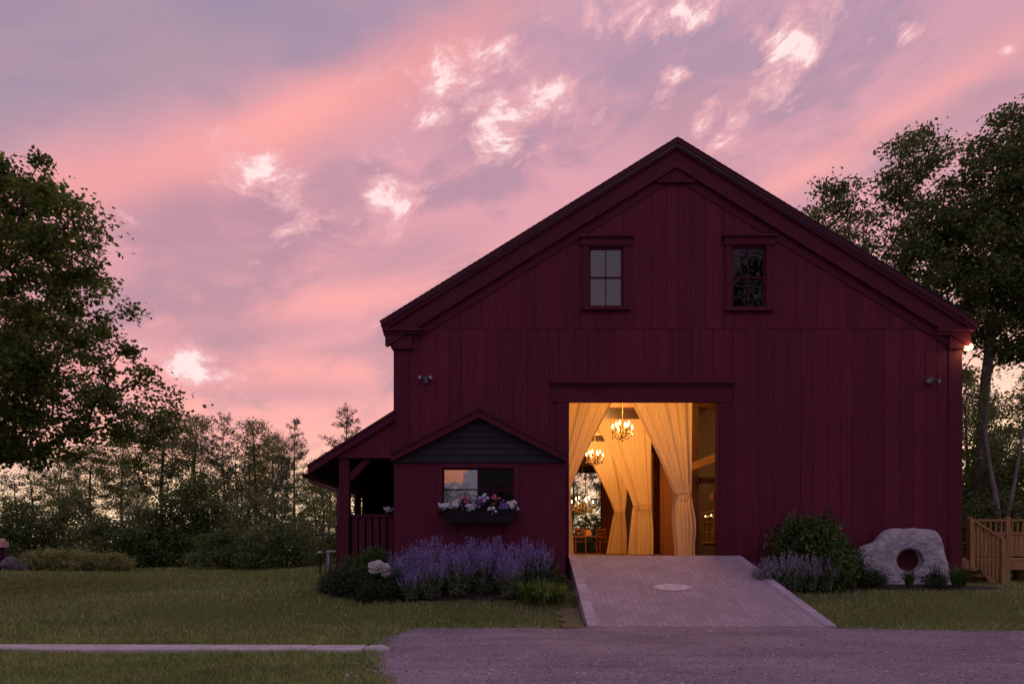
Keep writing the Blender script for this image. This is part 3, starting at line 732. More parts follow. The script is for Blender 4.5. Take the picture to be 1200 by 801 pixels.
# small interior window on the partition
iwn = MB(); y0, y1 = 5.2, 5.95
def ybars(mb_, x, y0, y1, z0, z1, fr=.05):
    mb_.box(x - .05, x, y0, y0 + fr, z0, z1); mb_.box(x - .05, x, y1 - fr, y1, z0, z1)
    mb_.box(x - .05, x, y0 + fr, y1 - fr, z0, z0 + fr); mb_.box(x - .05, x, y0 + fr, y1 - fr, z1 - fr, z1)
    mb_.box(x - .045, x, (y0 + y1) / 2 - .012, (y0 + y1) / 2 + .012, z0 + fr, z1 - fr)
    for f in (.33, .66): mb_.box(x - .043, x, y0 + fr, y1 - fr, z0 + (z1 - z0) * f - .012, z0 + (z1 - z0) * f + .012)
ybars(iwn, IX1 - .002, y0, y1 + .5, 1.42, 2.35); ino = iwn.build('interior_window', M['wood_dark'], barn)
pn = MB(); pn.box(IX1 - .012, IX1 - .006, y0 + .05, y1 + .45, 1.46, 2.31); pn.build('pane', mottled('dark greenish window glass', (.05, .045, .025), (.08, .06, .03), 4, .12, 0, spec=.6), ino)

# ------------------------------------------------------------------ annex with window (moves with the barn)
AX0, AX1, AYF = X(462, 14), X(662.5, 14), -1.0
AWT = Z(540, 14); APX, APZ = X(561, 13.85), Z(477, 13.85); AEZ = Z(529, 13.85)
aw = (X(518.5, 14), X(602, 14), Z(598, 14), Z(548, 14))
a_ = MB()
for x0, x1, z0, z1 in ((AX0, aw[0], .2, AWT), (aw[1], AX1, .2, AWT), (aw[0], aw[1], .2, aw[2]), (aw[0], aw[1], aw[3], AWT)): a_.box(x0, x1, AYF, AYF + .2, z0, z1)
a_.box(AX0, AX0 + .2, AYF + .2, -.05, .2, AWT); a_.box(AX1 - .2, AX1, AYF + .2, -.05, .2, AWT)
a_.build('annex_wall', M['brick'], barn)
sg = MB(); zz = AWT + .01; asl = (APZ - AEZ) / (APX - AX0)
sg.box(AX0 + .0, AX1, AYF - .05, AYF + .1, AWT - .035, AWT + .008)
while zz < APZ - .25:
    hw = (APZ - .17 - zz) / asl; hw2 = max(.03, (APZ - .17 - zz - .13) / asl)
    sg.add([(max(AX0, APX - hw), AYF - .03, zz), (min(AX1, APX + hw), AYF - .03, zz), (min(AX1, APX + hw2), AYF - .005, zz + .13), (max(AX0, APX - hw2), AYF - .005, zz + .13),
            (max(AX0, APX - hw), AYF + .1, zz), (min(AX1, APX + hw), AYF + .1, zz), (min(AX1, APX + hw2), AYF + .1, zz + .13), (max(AX0, APX - hw2), AYF + .1, zz + .13)],
           [(0, 1, 2, 3), (7, 6, 5, 4), (0, 4, 5, 1), (1, 5, 6, 2), (2, 6, 7, 3), (3, 7, 4, 0)]); zz += .118
sg.build('annex_gable', M['shingle'], barn)
for ex in (X(458, 13.85), X(664, 13.85)):
    ar = MB(); sgn = 1 if ex > APX else -1; ez = APZ - asl * abs(ex - APX)
    ar.prism([(APX, APZ), (ex, ez), (ex, ez - .05), (APX, APZ - .06)], AYF - .2, -.05); ar.build('annex_roof', M['red_dark'], barn)
    ak = MB(); ak.prism([(APX, APZ - .062), (ex, ez - .052), (ex, ez - .17), (APX, APZ - .20)], AYF - .17, AYF - .06); ak.build('annex_rake', M['red_trim'], barn)
af = MB()
af.box(aw[0] - .10, aw[0], AYF - .025, AYF + .05, aw[2], aw[3] + .09); af.box(aw[1], aw[1] + .10, AYF - .025, AYF + .05, aw[2], aw[3] + .09)
af.box(aw[0], aw[1], AYF - .025, AYF + .05, aw[3], aw[3] + .09); af.box(aw[0] - .1, aw[1] + .1, AYF - .07, AYF + .05, aw[2] - .06, aw[2] - .001)
awo = af.build('annex_window', M['red_trim'], barn)
xm = (aw[0] + aw[1]) / 2
for i, (x0, x1) in enumerate(((aw[0], xm + .012), (xm - .012, aw[1]))):
    s_b = MB(); sash_bars(s_b, x0, x1, aw[2], aw[3], AYF + .05 + .045 * i, 1, 2, .018, .03); s_b.build('sash', M['red_dark'], awo)
    yp = AYF + .07 + .045 * i
    pn = MB(); pn.add([(x0 + .02, yp, aw[2] + .02), (x1 - .02, yp, aw[2] + .02), (x1 - .02, yp, aw[3] - .02), (x0 + .02, yp, aw[3] - .02)], [(0, 1, 2, 3)])
    pn.build('pane', M['pane_mirror'] if i == 0 else M['pane_black'], awo)
fl = MB(); fl.box(AX0 + .201, AX1 - .201, AYF + .201, -.06, AWT - .05, AWT - .001); fl.build('annex_ceiling', M['wood_dark'], barn)
fl = MB(); fl.box(AX0 + .201, AX1 - .201, AYF + .201, -.06, .2, .5); fl.build('annex_floor', M['wood_dark'], barn)

# ------------------------------------------------------------------ side porch (same building)
PXO, PEZ, PTZ = X(362, 15), Z(545, 15), Z(482, 15)
psl = (PTZ - PEZ) / (WX0 - PXO); PD = 7.0
pr = MB(); pr.prism([(WX0, PTZ), (PXO, PEZ), (PXO, PEZ - .06), (WX0, PTZ - .07)], -.14, PD); pr.build('porch_roof', M['red_dark'], barn)
pf = MB(); pf.prism([(WX0, PTZ - .072), (PXO + .01, PEZ - .062), (PXO + .01, PEZ - .19), (WX0, PTZ - .21)], -.12, -.05); pf.box(PXO + .0, PXO + .05, -.049, PD, PEZ - .2, PEZ - .064)
pf.build('porch_fascia', M['red_trim'], barn)
PPX0, PPX1 = X(397, 15), X(408.5, 15); PBZ = Z(536.5, 15)
pg = MB(); xq = PPX0 - .02
tri = lambda x: PTZ - psl * (WX0 - x) - .2
while xq < WX0 - .02:
    x2 = min(WX0 - .016, xq + .37)
    pg.prism([(xq + .004, PBZ), (x2, PBZ), (x2, tri(x2)), (xq + .004, max(PBZ + .02, tri(xq)))], -.035, .0); xq += .374
pg.build('porch_gable', M['red'], barn)
pbm = MB(); pbm.box(PPX0 - .03, WX0 - .016, .002, .16, PBZ, PBZ + .18); pbm.box(PPX0 - .02, PPX0 + .14, .162, PD, PBZ, PBZ + .18); pbm.build('porch_beam', M['red_trim'], barn)
for yp in (.02, 3.4, 6.7):
    po = MB(); po.box(PPX0, PPX1, yp, yp + .2, .3, PBZ - .002); poo = po.build('porch_post', M['red_trim'], barn)
    if yp < 1:
        k = MB(); k.beam((PPX1 - .03, yp + .1, Z(561, 15)), (X(431, 15), yp + .1, PBZ + .0), .10, .14); k.build('brace', M['red_trim'], poo)
pfl = MB(); pfl.box(PPX0 - .05, WX0 - .016, .01, PD, .55, .72); pfl.build('porch_floor', M['wood_dark'], barn)
prl = MB(); zr = Z(602, 15)
prl.box(PPX1, WX0 - .02, .07, .16, zr - .05, zr); prl.box(PPX1, WX0 - .02, .085, .145, .82, .88); xq = PPX1 + .05
while xq < WX0 - .15: prl.box(xq, xq + .115, .10, .125, .881, zr - .051); xq += .15 if rb.random() > .3 else .175
prl.build('porch_railing', M['red_trim'], barn)
prl = MB(); prl.box(PPX0 + .04, PPX0 + .12, .221, PD - .3, zr - .05, zr); yq = .3
while yq < PD - .4: prl.box(PPX0 + .06, PPX0 + .085, yq, yq + .09, .73, zr - .051); yq += .16
prl.build('porch_railing', M['red_trim'], barn)
pw = MB(); xq = PPX0 - .05   # board screen across the porch's far end
while xq < WX0 - .02: pw.box(xq, min(xq + .19, WX0 - .016) - .004, PD - .03, PD, .73, 3.9); xq += .19
pw.build('porch_screen', M['red_dark'], barn)
pw = MB(); yq = .9   # boards along the open side, with two gaps
while yq < PD - .2:
    y2 = yq + .20
    if 1.42 < yq + .1 < 1.66: pw.box(PPX0 + .13, PPX0 + .155, yq, y2 - .004, 2.42, PBZ)
    elif 2.82 < yq + .1 < 3.05: pw.box(PPX0 + .13, PPX0 + .155, yq, y2 - .004, 2.05, PBZ)
    else: pw.box(PPX0 + .13, PPX0 + .155, yq, y2 - .004, .73, PBZ)
    yq = y2
pw.build('porch_screen', M['red_dark'], barn)
gu = MB(); N = 8; path = [(PXO - .03, y) for y in (-.10, 2, 5, PD)]
gz = PEZ - .185
vs5 = []
for x, y in path:
    for ring in (.095, .08): vs5 += [(x + ring * math.cos(math.pi + math.pi * j / N), y, gz + ring * math.sin(math.pi + math.pi * j / N)) for j in range(N + 1)]
n2 = 2 * (N + 1); fs = []
for i in range(len(path) - 1):
    for j in range(N):
        fs.append((i * n2 + j, i * n2 + j + 1, (i + 1) * n2 + j + 1, (i + 1) * n2 + j)); o_ = N + 1
        fs.append((i * n2 + o_ + j, (i + 1) * n2 + o_ + j, (i + 1) * n2 + o_ + j + 1, i * n2 + o_ + j + 1))
for j in range(N): fs.append((j, j + 1, N + 1 + j + 1, N + 1 + j))
fs.append(tuple(range(N + 1)))
gu.add(vs5, fs); gu.tube([(PXO - .03, .1, gz - .06), (PXO + .05, .1, gz - .16), (PPX0 - .16, .1, gz - .29), (PPX0 - .03, .1, gz - .33), (PPX0 - .045, .1, .45)], .04, 8)
gu.build('gutter', M['gutter'], barn, smooth=True)

# ------------------------------------------------------------------ fittings on the barn
def floodlight(px, py, label, sgn):
    p = Pt(px, py, 14.93); t = thing('floodlight', label, 'floodlight', p, 'floodlights on the barn front')
    b2 = MB(); b2.lathe([(0, -.045), (.07, -.045), (.07, 0), (.0, 0)], (0, 0, 0), 14)
    b2.v = [(p.x + a, p.y + .03 + c_, p.z + bb) for a, bb, c_ in b2.v]; b2.build('base', M['grey_metal'], t)
    for s in (-1, 1):
        h = MB(); d_ = Vector((s * .55, -.8, -.25 + .5 * (sgn > 0))).normalized(); c0 = p + Vector((s * .045, -.01, .0))
        h.tube([c0, c0 + d_ * .04, c0 + d_ * .055, c0 + d_ * .12], [.015, .018, .036, .045], 12); ho = h.build('lamp_head', M['grey_metal'], t, smooth=False)
        l = MB(); l.tube([c0 + d_ * .121, c0 + d_ * .126], [.040, .036], 12); l.build('lens', mottled('clouded lens', (.30, .28, .31), (.22, .2, .22), 9, .15, 0, spec=.7), ho)
floodlight(499, 445, 'small grey twin floodlight mounted above the porch side corner of the barn', 1)
floodlight(1091, 446, 'small grey twin floodlight mounted on the barn wall above the holed boulder', -1)
lp = Vector((9.53, -.02, 5.47)); t = thing('wall_lamp', 'lit amber globe lamp under the barn eave by the tall trees', 'lamp', lp)
k = MB(); k.tube([(WX1 - .01, lp.y, lp.z + .12), (lp.x, lp.y, lp.z + .13), (lp.x, lp.y, lp.z + .05)], .014, 8); k.lathe([(.0, .07), (.05, .06), (.06, .04), (.0, .04)], lp, 12); k.build('bracket', M['black'], t)
k = MB(); k.lathe([(.002, .075), (.05, .06), (.085, .02), (.09, -.02), (.07, -.07), (.002, -.09)], lp, 14); k.build('globe', M['bulb_lamp'], t, smooth=True)
def point(name, loc, watts, color, size, parent):
    ld = bpy.data.lights.new(name, 'POINT'); ld.energy = watts; ld.color = color; ld.shadow_soft_size = size
    o = bpy.data.objects.new(name, ld); COL.objects.link(o); o.parent = parent; o.location = Vector(loc) - WLOC[parent.name]; return o
point('lamp_light', lp + Vector((.0, -.14, -.05)), 7, (1, .55, .2), .06, t)

# ------------------------------------------------------------------ chandeliers
def chandelier(p, Rr, label, watts, crystals, top):
    t = thing('chandelier', label, 'chandelier', p, 'lit chandeliers down the barn aisle')
    k = MB(); k.lathe([(.002, -.42 * Rr), (.05 * Rr, -.40 * Rr), (.14 * Rr, -.30 * Rr), (.16 * Rr, -.22 * Rr), (.06 * Rr, -.12 * Rr), (.05 * Rr, .25 * Rr), (.12 * Rr, .35 * Rr), (.05 * Rr, .46 * Rr), (.03 * Rr, .75 * Rr), (.08 * Rr, .82 * Rr), (.01, .95 * Rr)], p, 10)
    k.build('stem', M['brass'], t, smooth=True)
    k = MB(); k.tube([(p.x, p.y, p.z + .9 * Rr), (p.x, p.y, top)], .006, 6); k.build('hanging_chain', M['brass'], t)
    for i in range(8):
        a = 2 * math.pi * (i + .3) / 8; tier = .30 * Rr if i % 2 else .0
        rr = Rr * (.62 if i % 2 else .95); c, s = math.cos(a), math.sin(a)
        pts = [(p.x + c * rr * f, p.y + s * rr * f, p.z + tier + Rr * zf) for f, zf in ((.05, .05), (.3, -.18), (.65, -.26), (.92, -.10), (1, .06))]
        ar = MB(); ar.tube(pts, .012 + .008 * Rr, 6); tip = Vector(pts[-1])
        ar.lathe([(.01, 0), (.05 * Rr + .015, .02), (.03, .05), (.016, .06), (.016, .06 + .16 * Rr)], tip, 8); ao = ar.build('arm', M['brass'], t, smooth=True)
        bu = MB(); z0 = .06 + .16 * Rr; bu.lathe([(.012, z0), (.026, z0 + .03), (.024, z0 + .06), (.003, z0 + .12)], tip, 8); bu.build('bulb', M['bulb'], ao, smooth=True)
    cr = MB(); rc = random.Random(int(p.y * 10))
    for i in range(crystals):
        a = rc.uniform(0, 6.28); rr = Rr * math.sqrt(rc.uniform(.02, .95)); z = p.z - Rr * (.55 - .35 * rr / Rr) + rc.uniform(-.10, .35) * Rr
        q = Vector((p.x + math.cos(a) * rr, p.y + math.sin(a) * rr, z)); s = rc.uniform(.018, .034) * (.7 + .5 * Rr)
        cr.add([q + Vector(v) * s for v in ((1, 0, 0), (0, 1, 0), (-1, 0, 0), (0, -1, 0), (0, 0, 1.2), (0, 0, -1.8))], [(0, 1, 4), (1, 2, 4), (2, 3, 4), (3, 0, 4), (1, 0, 5), (2, 1, 5), (3, 2, 5), (0, 3, 5)])
    cr.build('crystal_drops', M['crystal'], t)['kind'] = 'stuff'
    point('chandelier_light', (p.x, p.y, p.z + 2.2 * Rr), watts, (1, .46, .125), .30, t)
chandelier(Pt(729.5, 508, 18.3), .28, 'small brass candle chandelier hanging highest above the doorway curtains', 340, 40, CEIL)
chandelier(Pt(697, 539, 23.4), .30, 'small brass candle chandelier half hidden behind the gathered doorway curtain', 230, 40, CEIL)
chandelier(Pt(682.5, 594, 28.2), .46, 'large crystal chandelier hanging low in front of the rear window', 180, 160, CEIL)

# ------------------------------------------------------------------ curtains
def curtain(yc, side, label, zt=5.0, xc=2.42, outer=4.02, tie_in=3.58, bot_in=3.40, bot_out=4.06, tie_z=2.30, tie_out=3.98, seed=0, bul_=.0):
    rc = random.Random(seed); NU, NV = 72, 46; vs6 = []
    ph = rc.uniform(0, 6)
    fx = lambda x: x if side > 0 else 2 * 2.46 - x
    for j in range(NV + 1):
        v = j / NV; z = zt + (FLOOR + .015 - zt) * v
        if z > tie_z:
            k = (zt - z) / (zt - tie_z); e = .62 * k + .38 * math.sin(k * math.pi / 2)
            xi = xc + (tie_in - xc) * (e - .03 * math.sin(k * math.pi)); xo = outer + (tie_out - outer) * k ** 4
        else:
            k = (tie_z - z) / (tie_z - FLOOR); e = sm(0, .55, k); bul = math.sin(min(1, k * 1.25) * math.pi) * bul_
            xi = tie_in + (bot_in - tie_in) * k ** .8 - bul; xo = tie_out + (bot_out - tie_out) * e + bul * .6
        tightness = math.exp(-((z - tie_z) / .22) ** 2)
        for i in range(NU + 1):
            u = i / NU; wv = (xo - xi)
            fold = (.34 * math.sin(u * 37 + ph + .9 * math.sin(v * 3 + ph)) + .16 * math.sin(u * 71 + 1.3 * ph + v) + .42 * math.sin(u * 15 + 2 * ph + .8 * v))
            amp = (.050 + .022 * math.sin(u * 9 + ph)) * (1 - .3 * tightness) * min(1, .45 + wv)
            bulge = -.16 * tightness * math.cos((u - .5) * math.pi) * .6
            sag = .05 * math.sin(v * 7 + u * 5) * u
            vs6.append((fx(xi + wv * u), yc + fold * amp + bulge + sag * .4, z))
    k = MB(); w_ = NU + 1; k.add(vs6, [(j * w_ + i, j * w_ + i + 1, (j + 1) * w_ + i + 1, (j + 1) * w_ + i) for j in range(NV) for i in range(NU)])
    t = k.build('curtain', M['curtain'], origin=(fx((outer + tie_in) / 2), yc, FLOOR), smooth=True)
    tag(t, label, 'curtain', 'sheer curtains tied back along the barn aisle')
    tb = MB(); pts = []
    for i in range(17):
        a = 2 * math.pi * i / 16; pts.append((fx((tie_in + tie_out) / 2 + (tie_out - tie_in) / 2 * 1.03 * math.cos(a)), yc - .07 + .15 * math.sin(a), tie_z + .02 * math.cos(a)))
    tb.tube(pts, .013, 6, False); tb.build('tie_band', M['curtain'], t, smooth=True)
curtain(1.0, 1, 'pale amber sheer curtain tied back nearest the doorway on the brace side', tie_in=3.62, bot_in=3.64, bot_out=4.07, tie_z=Z(579, 16), tie_out=4.0, seed=1, bul_=.05)
curtain(5.7, 1, 'golden sheer curtain tied back in the middle below the highest chandelier', zt=5.0, xc=2.36, tie_z=Z(592, 20.7), tie_in=3.5, tie_out=4.03, bot_in=3.34, bot_out=4.08, seed=2)
curtain(9.9, 1, 'narrow golden sheer curtain tied back deepest in the aisle by the rear window', zt=5.0, xc=2.36, tie_z=Z(600, 24.9), tie_in=3.56, tie_out=3.93, bot_in=3.28, bot_out=3.98, seed=3)
curtain(1.0, -1, 'pale amber sheer curtain swept aside against the annex side door jamb', tie_in=3.62, bot_in=3.54, bot_out=4.07, tie_z=Z(575, 16), tie_out=4.0, seed=4)
curtain(5.7, -1, 'sheer curtain mostly hidden behind the swept doorway curtain, second in its row', xc=2.36, tie_z=2.28, seed=5)
curtain(9.9, -1, 'sheer curtain mostly hidden behind the swept doorway curtain, deepest in its row', xc=2.36, tie_z=2.26, seed=6)

# ------------------------------------------------------------------ table, chairs and small things inside
tz = FLOOR + .75; ty = 15.0; t = thing('long_table', 'narrow wooden table standing before the barn rear window', 'table', (X(688, 30), ty, FLOOR))
k = MB(); k.box(X(668, 30), X(705, 30), ty - .35, ty + .35, tz - .045, tz); k.build('tabletop', M['wood_in'], t)
for x in (X(670, 30), X(703, 30) - .06):
    for y in (ty - .3, ty + .24): k = MB(); k.box(x, x + .06, y, y + .06, FLOOR, tz - .046); k.build('leg', M['wood_dark'], t)
bx = MB(); x0 = X(685, 30); bx.box(x0, x0 + .26, ty - .12, ty + .12, tz, tz + .022); bx.box(x0, x0 + .02, ty - .12, ty + .12, tz + .0221, tz + .25); bx.box(x0 + .24, x0 + .26, ty - .12, ty + .12, tz + .0221, tz + .25)
bx.box(x0 + .0201, x0 + .2399, ty - .12, ty - .1, tz + .0221, tz + .25); bx.box(x0 + .0201, x0 + .2399, ty + .1, ty + .12, tz + .0221, tz + .25)
tag(bx.build('wooden_box', M['wood_fresh'], origin=(x0 + .13, ty, tz)), 'small open light wood box on the table by the rear window', 'box')
def chair(x, y, rz, label):
    t = thing('chair', label, 'chair', (x, y, FLOOR), 'ladder back chairs by the table')
    for s in (-1, 1):
        k = MB(); k.beam((x + s * .19, y + .19, FLOOR), (x + s * .19, y + .24, FLOOR + 1.0), .035, .035, (0, 1, 0)); k.build('leg', M['wood_in'], t)
        k = MB(); k.beam((x + s * .19, y - .19, FLOOR), (x + s * .19, y - .19, FLOOR + .45), .035, .035, (0, 1, 0)); k.build('leg', M['wood_in'], t)
    k = MB(); k.box(x - .22, x + .22, y - .22, y + .22, FLOOR + .45, FLOOR + .48); k.build('seat', M['wood_in'], t)
    k = MB()
    for z in (.62, .76, .90): k.box(x - .17, x + .17, y + .20, y + .22, FLOOR + z, FLOOR + z + .07)
    k.build('backrest', M['wood_in'], t); t.rotation_euler.z = rz
chair(X(707, 27.5), 12.5, .2, 'wooden ladder back chair beside the narrow aisle curtain')
chair(X(681, 27), 12.1, 3.0, 'wooden ladder back chair before the table under the crystal chandelier')
sc_ = thing('wall_sconce', 'twin lit sconce with two small bulbs on the boards above the interior window', 'sconce', (IX1 - .06, 5.55, 2.12))
k = MB(); k.box(IX1 - .075, IX1 - .052, 5.2, 5.9, 2.18, 2.22); k.build('back_plate', M['brass'], sc_)
for yy_ in (5.25, 5.86):
    k = MB(); k.lathe([(.002, .03), (.012, .02), (.015, 0), (.009, -.015), (.002, -.022)], (IX1 - .12, yy_, 2.2), 10); k.build('bulb', M['bulb'], sc_, smooth=True)
pl = MB(); pl.box(IX1 - .03, IX1 - .001, 5.3, 5.8, 2.62, 2.86); pl.box(IX1 - .04, IX1 - .031, 5.34, 5.76, 2.66, 2.82)
tag(pl.build('wall_plaque', M['wood_dark'], origin=(IX1, 5.55, 2.7)), 'small wooden plaque on the boards above the twin sconce', 'plaque')

# ------------------------------------------------------------------ flower box and its flowers
fbx0, fbx1 = X(520, 13.75), X(604, 13.75); fbz0, fbz1 = Z(612, 13.75), Z(598, 13.75); fy0, fy1 = AYF - .34, AYF - .075
t = thing('flower_box', 'black window box full of flowers under the annex window', 'flower box', ((fbx0 + fbx1) / 2, fy1, fbz0))
k = MB(); k.prism([(fbx0 + .06, fbz0), (fbx1 - .06, fbz0), (fbx1, fbz1), (fbx0, fbz1)], fy0, fy0 + .02); k.prism([(fbx0 + .06, fbz0), (fbx1 - .06, fbz0), (fbx1, fbz1), (fbx0, fbz1)], fy1 - .02, fy1)
k.box(fbx0 + .06, fbx1 - .06, fy0 + .021, fy1 - .021, fbz0, fbz0 + .02)
k.prism([(fbx0 + .06, fbz0 + .021), (fbx0 + .08, fbz0 + .021), (fbx0 + .02, fbz1), (fbx0, fbz1)], fy0 + .021, fy1 - .021); k.prism([(fbx1 - .08, fbz0 + .021), (fbx1 - .06, fbz0 + .021), (fbx1, fbz1), (fbx1 - .02, fbz1)], fy0 + .021, fy1 - .021)
k.build('trough', M['black'], t)
k = MB(); k.box(fbx0 + .05, fbx1 - .05, fy0 + .022, fy1 - .022, fbz1 - .06, fbz1 - .03); k.build('soil', M['mulch'], t)
for x in (fbx0 + .25, fbx1 - .25): k = MB(); k.beam((x, fy0 + .06, fbz0 - .005), (x, AYF, fbz0 - .18), .025, .025, (1, 0, 0)); k.build('bracket', M['black'], t)

def quads(cen, L, W, rg, up=.4):
    n = len(cen); nrm = rg.normal(size=(n, 3)); nrm[:, 2] = np.abs(nrm[:, 2]) + up; nrm /= np.linalg.norm(nrm, axis=1)[:, None]
    a = np.cross(nrm, rg.normal(size=(n, 3))); a /= np.linalg.norm(a, axis=1)[:, None] + 1e-9; b2 = np.cross(nrm, a)
    L = np.asarray(L).reshape(-1, 1) if np.ndim(L) else L; W = np.asarray(W).reshape(-1, 1) if np.ndim(W) else W
    return np.stack([cen + a * L * .5, cen + b2 * W * .5, cen - a * L * .5, cen - b2 * W * .5], 1)
def petunia(p, sx_, sz_, mat, label, n, seed, dz=0, name='petunia'):
    rg = np.random.default_rng(seed); t = thing(name, label, 'flowers', p, 'flowers in the window box')
    c = np.array(p) + rg.normal(size=(260, 3)) * (sx_ * .55, .06, sz_ * .6) - (0, 0, .02)
    np_mesh('foliage', quads(c, .06, .035, rg), 4, M['shrub_low'], t)
    V = []
    for i in range(int(n * 1.25)):
        q = np.array(p) + rg.normal(size=3) * (sx_ * .5, .05, sz_ * .55) + (0, -.07, .02 + dz); r = rg.uniform(.020, .033)
        f = np.array((rg.normal() * .4, -1, rg.normal() * .4 + .45)); f /= np.linalg.norm(f)
        a = np.cross(f, (0, 0, 1)); a /= np.linalg.norm(a); b2 = np.cross(a, f)
        for j in range(5):
            th_ = 2 * math.pi * j / 5; d_ = a * math.cos(th_) + b2 * math.sin(th_); e_ = -a * math.sin(th_) + b2 * math.cos(th_)
            V.append([q, q + d_ * r * .7 + e_ * r * .45 + f * r * .25, q + d_ * r * 1.15 + f * r * .3, q + d_ * r * .7 - e_ * r * .45 + f * r * .25])
    np_mesh('blossoms', V, 4, M[mat], t)
    return t
def fb(px, py): v = Pt(px, py, 13.72); return (v.x, (fy0 + fy1) / 2, v.z)
petunia(fb(521, 594), .10, .055, 'petal_white', 'white petunias trailing at the porch end of the window box', 34, 1)
petunia(fb(532, 593), .10, .06, 'petal_white', 'second clump of white petunias from the porch end of the window box', 36, 2)
petunia(fb(545, 588), .07, .07, 'petal_pink', 'small pink geranium between white petunias, on the porch side of the window box', 9, 3, .02, 'geranium')
petunia(fb(551, 596), .09, .07, 'petal_white', 'white petunias hanging low at the middle of the window box', 34, 4)
petunia(fb(563, 590), .09, .085, 'petal_purple', 'tall purple and lavender petunias rising at the centre of the window box', 40, 5, .02)
petunia(fb(567, 586), .07, .06, 'petal_white', 'pale petunias topping the purple clump in the window box', 20, 6, .03)
petunia(fb(580, 586), .085, .06, 'petal_pink', 'bigger pink geranium on the doorway side of the window box', 14, 7, .02, 'geranium')
petunia(fb(576, 599), .07, .06, 'petal_white', 'white petunias hanging below the bigger pink geranium', 30, 8)
petunia(fb(590, 594), .09, .055, 'petal_purple', 'purple petunias next to the doorway end of the window box', 32, 9)
petunia((X(456, 15.0), .11, Z(598, 15.0)), .07, .06, 'petal_white', 'white flowers on the porch railing beside the annex corner', 22, 11)['group'] = 'flowers on the porch'
petunia(fb(599, 593), .09, .055, 'petal_white', 'white petunias trailing at the doorway end of the window box', 36, 10)

# ------------------------------------------------------------------ boulder with a round hole
def boulder():
    d = 14.62; yb_ = d + CAMY; hc = (X(1068.5, d), Z(656, d)); hr = X(1068.5 + 13.3, d) - hc[0]
    outl = [(1012, 686), (1011, 660), (1011.5, 646), (1015, 641), (1030, 634), (1038, 624), (1043, 620), (1056, 618.5), (1066, 620), (1076, 618.5), (1088, 619.5), (1100, 620), (1105, 629), (1109, 637), (1112, 652), (1115, 668), (1117, 690), (1100, 698), (1068, 700), (1030, 696)]
    op = [Vector((X(a, d), Z(b2, d))) for a, b2 in outl]; N = 150; ring = []
    c0 = Vector(hc)
    for i in range(N):
        a = 2 * math.pi * i / N; dr = Vector((math.cos(a), math.sin(a))); best = 0
        for p, q in zip(op, op[1:] + op[:1]):
            e = q - p; den = dr.x * e.y - dr.y * e.x
            if abs(den) < 1e-9: continue
            w_ = p - c0; t_ = (w_.x * e.y - w_.y * e.x) / den; u_ = (w_.x * dr.y - w_.y * dr.x) / den
            if t_ > 0 and -1e-6 <= u_ <= 1 + 1e-6: best = max(best, t_)
        ring.append((dr, best))
    K = 20; T = .24
    vs7 = []; nrow = 0
    def row(fr, dep):
        for dr, L in ring:
            r = hr + (L - hr) * fr; p = c0 + dr * r; y = yb_ + dep
            q = Vector((p.x + dr.x * hr * .16 * max(0, 1 - fr * 2.5), y, p.y)); n3 = mnoise.noise(q * 26) + .7 * abs(mnoise.noise(q * 13)); nn = mnoise.fractal(q * 2.6, 1.0, 2.0, 5) ; n2 = mnoise.fractal(q * 9.0, 1.0, 2.0, 4)
            f2 = min(1, max(0, (r - hr) / .06))
            vs7.append((q.x + dr.x * (nn * .03 + n2 * .022) * f2, q.y - (nn * .028 + n2 * .022 + n3 * .007) * f2 * (1 if dep < T * .7 else .3), q.z + dr.y * (nn * .03 + n2 * .022) * f2))
    rr = 0
    for k in range(5): row(0, T * (1 - k / 5.0) ); rr += 1
    row(.0, .075); rr += 1
    for k in range(1, K + 1): f = k / K; row(f * .985, .05 - .035 * math.sin(f * math.pi) + .11 * max(0, f - .78) ** 1.2 * 4 * .22); rr += 1
    row(1.0, .10); row(1.012, .22); row(1.0, T * .7); row(.93, T); rr += 4
    for k in range(1, 5): row(.93 * (1 - k / 4.0), T); rr += 1
    k_ = MB(); k_.add(vs7, [(j * N + i, j * N + (i + 1) % N, (j + 1) * N + (i + 1) % N, (j + 1) * N + i) for j in range(rr - 1) for i in range(N)])
    o = k_.build('boulder', M['rock'], origin=(hc[0], yb_ + .25, .4))
    tag(o, 'big pale grey boulder with a round hole through it against the barn', 'boulder')
boulder()
def rock(px, py, d, rx, ry, rz, label, mat, seed):
    c0 = Pt(px, py, d); k = MB(); N, K = 18, 10; vs8 = []
    for j in range(K + 1):
        ph = math.pi * j / K
        for i in range(N):
            th_ = 2 * math.pi * i / N; q = Vector((math.sin(ph) * math.cos(th_), math.sin(ph) * math.sin(th_), math.cos(ph)))
            n1 = mnoise.fractal(q * 1.7 + Vector((seed, 0, 0)), 1, 2, 4); s = 1 + .42 * n1
            vs8.append((c0.x + q.x * rx * s, c0.y + q.y * ry * s, c0.z + q.z * rz * s))
    k.add(vs8, [(j * N + i, j * N + (i + 1) % N, (j + 1) * N + (i + 1) % N, (j + 1) * N + i) for j in range(K) for i in range(N)])
    return tag(k.build('rock', M[mat], origin=c0, smooth=False), label, 'rock')
rock(443.5, 664, 12.95, .20, .13, .11, 'white rock half hidden among the low dark shrubs by the catmint', 'rock_white', 1)
rock(452, 671, 13.0, .08, .09, .09, 'small pale rock in front of the bigger white rock', 'rock_white', 4)
rock(1102, 688, 13.9, .07, .07, .05, 'tiny pale stone between the plants before the boulder', 'rock_white', 9)

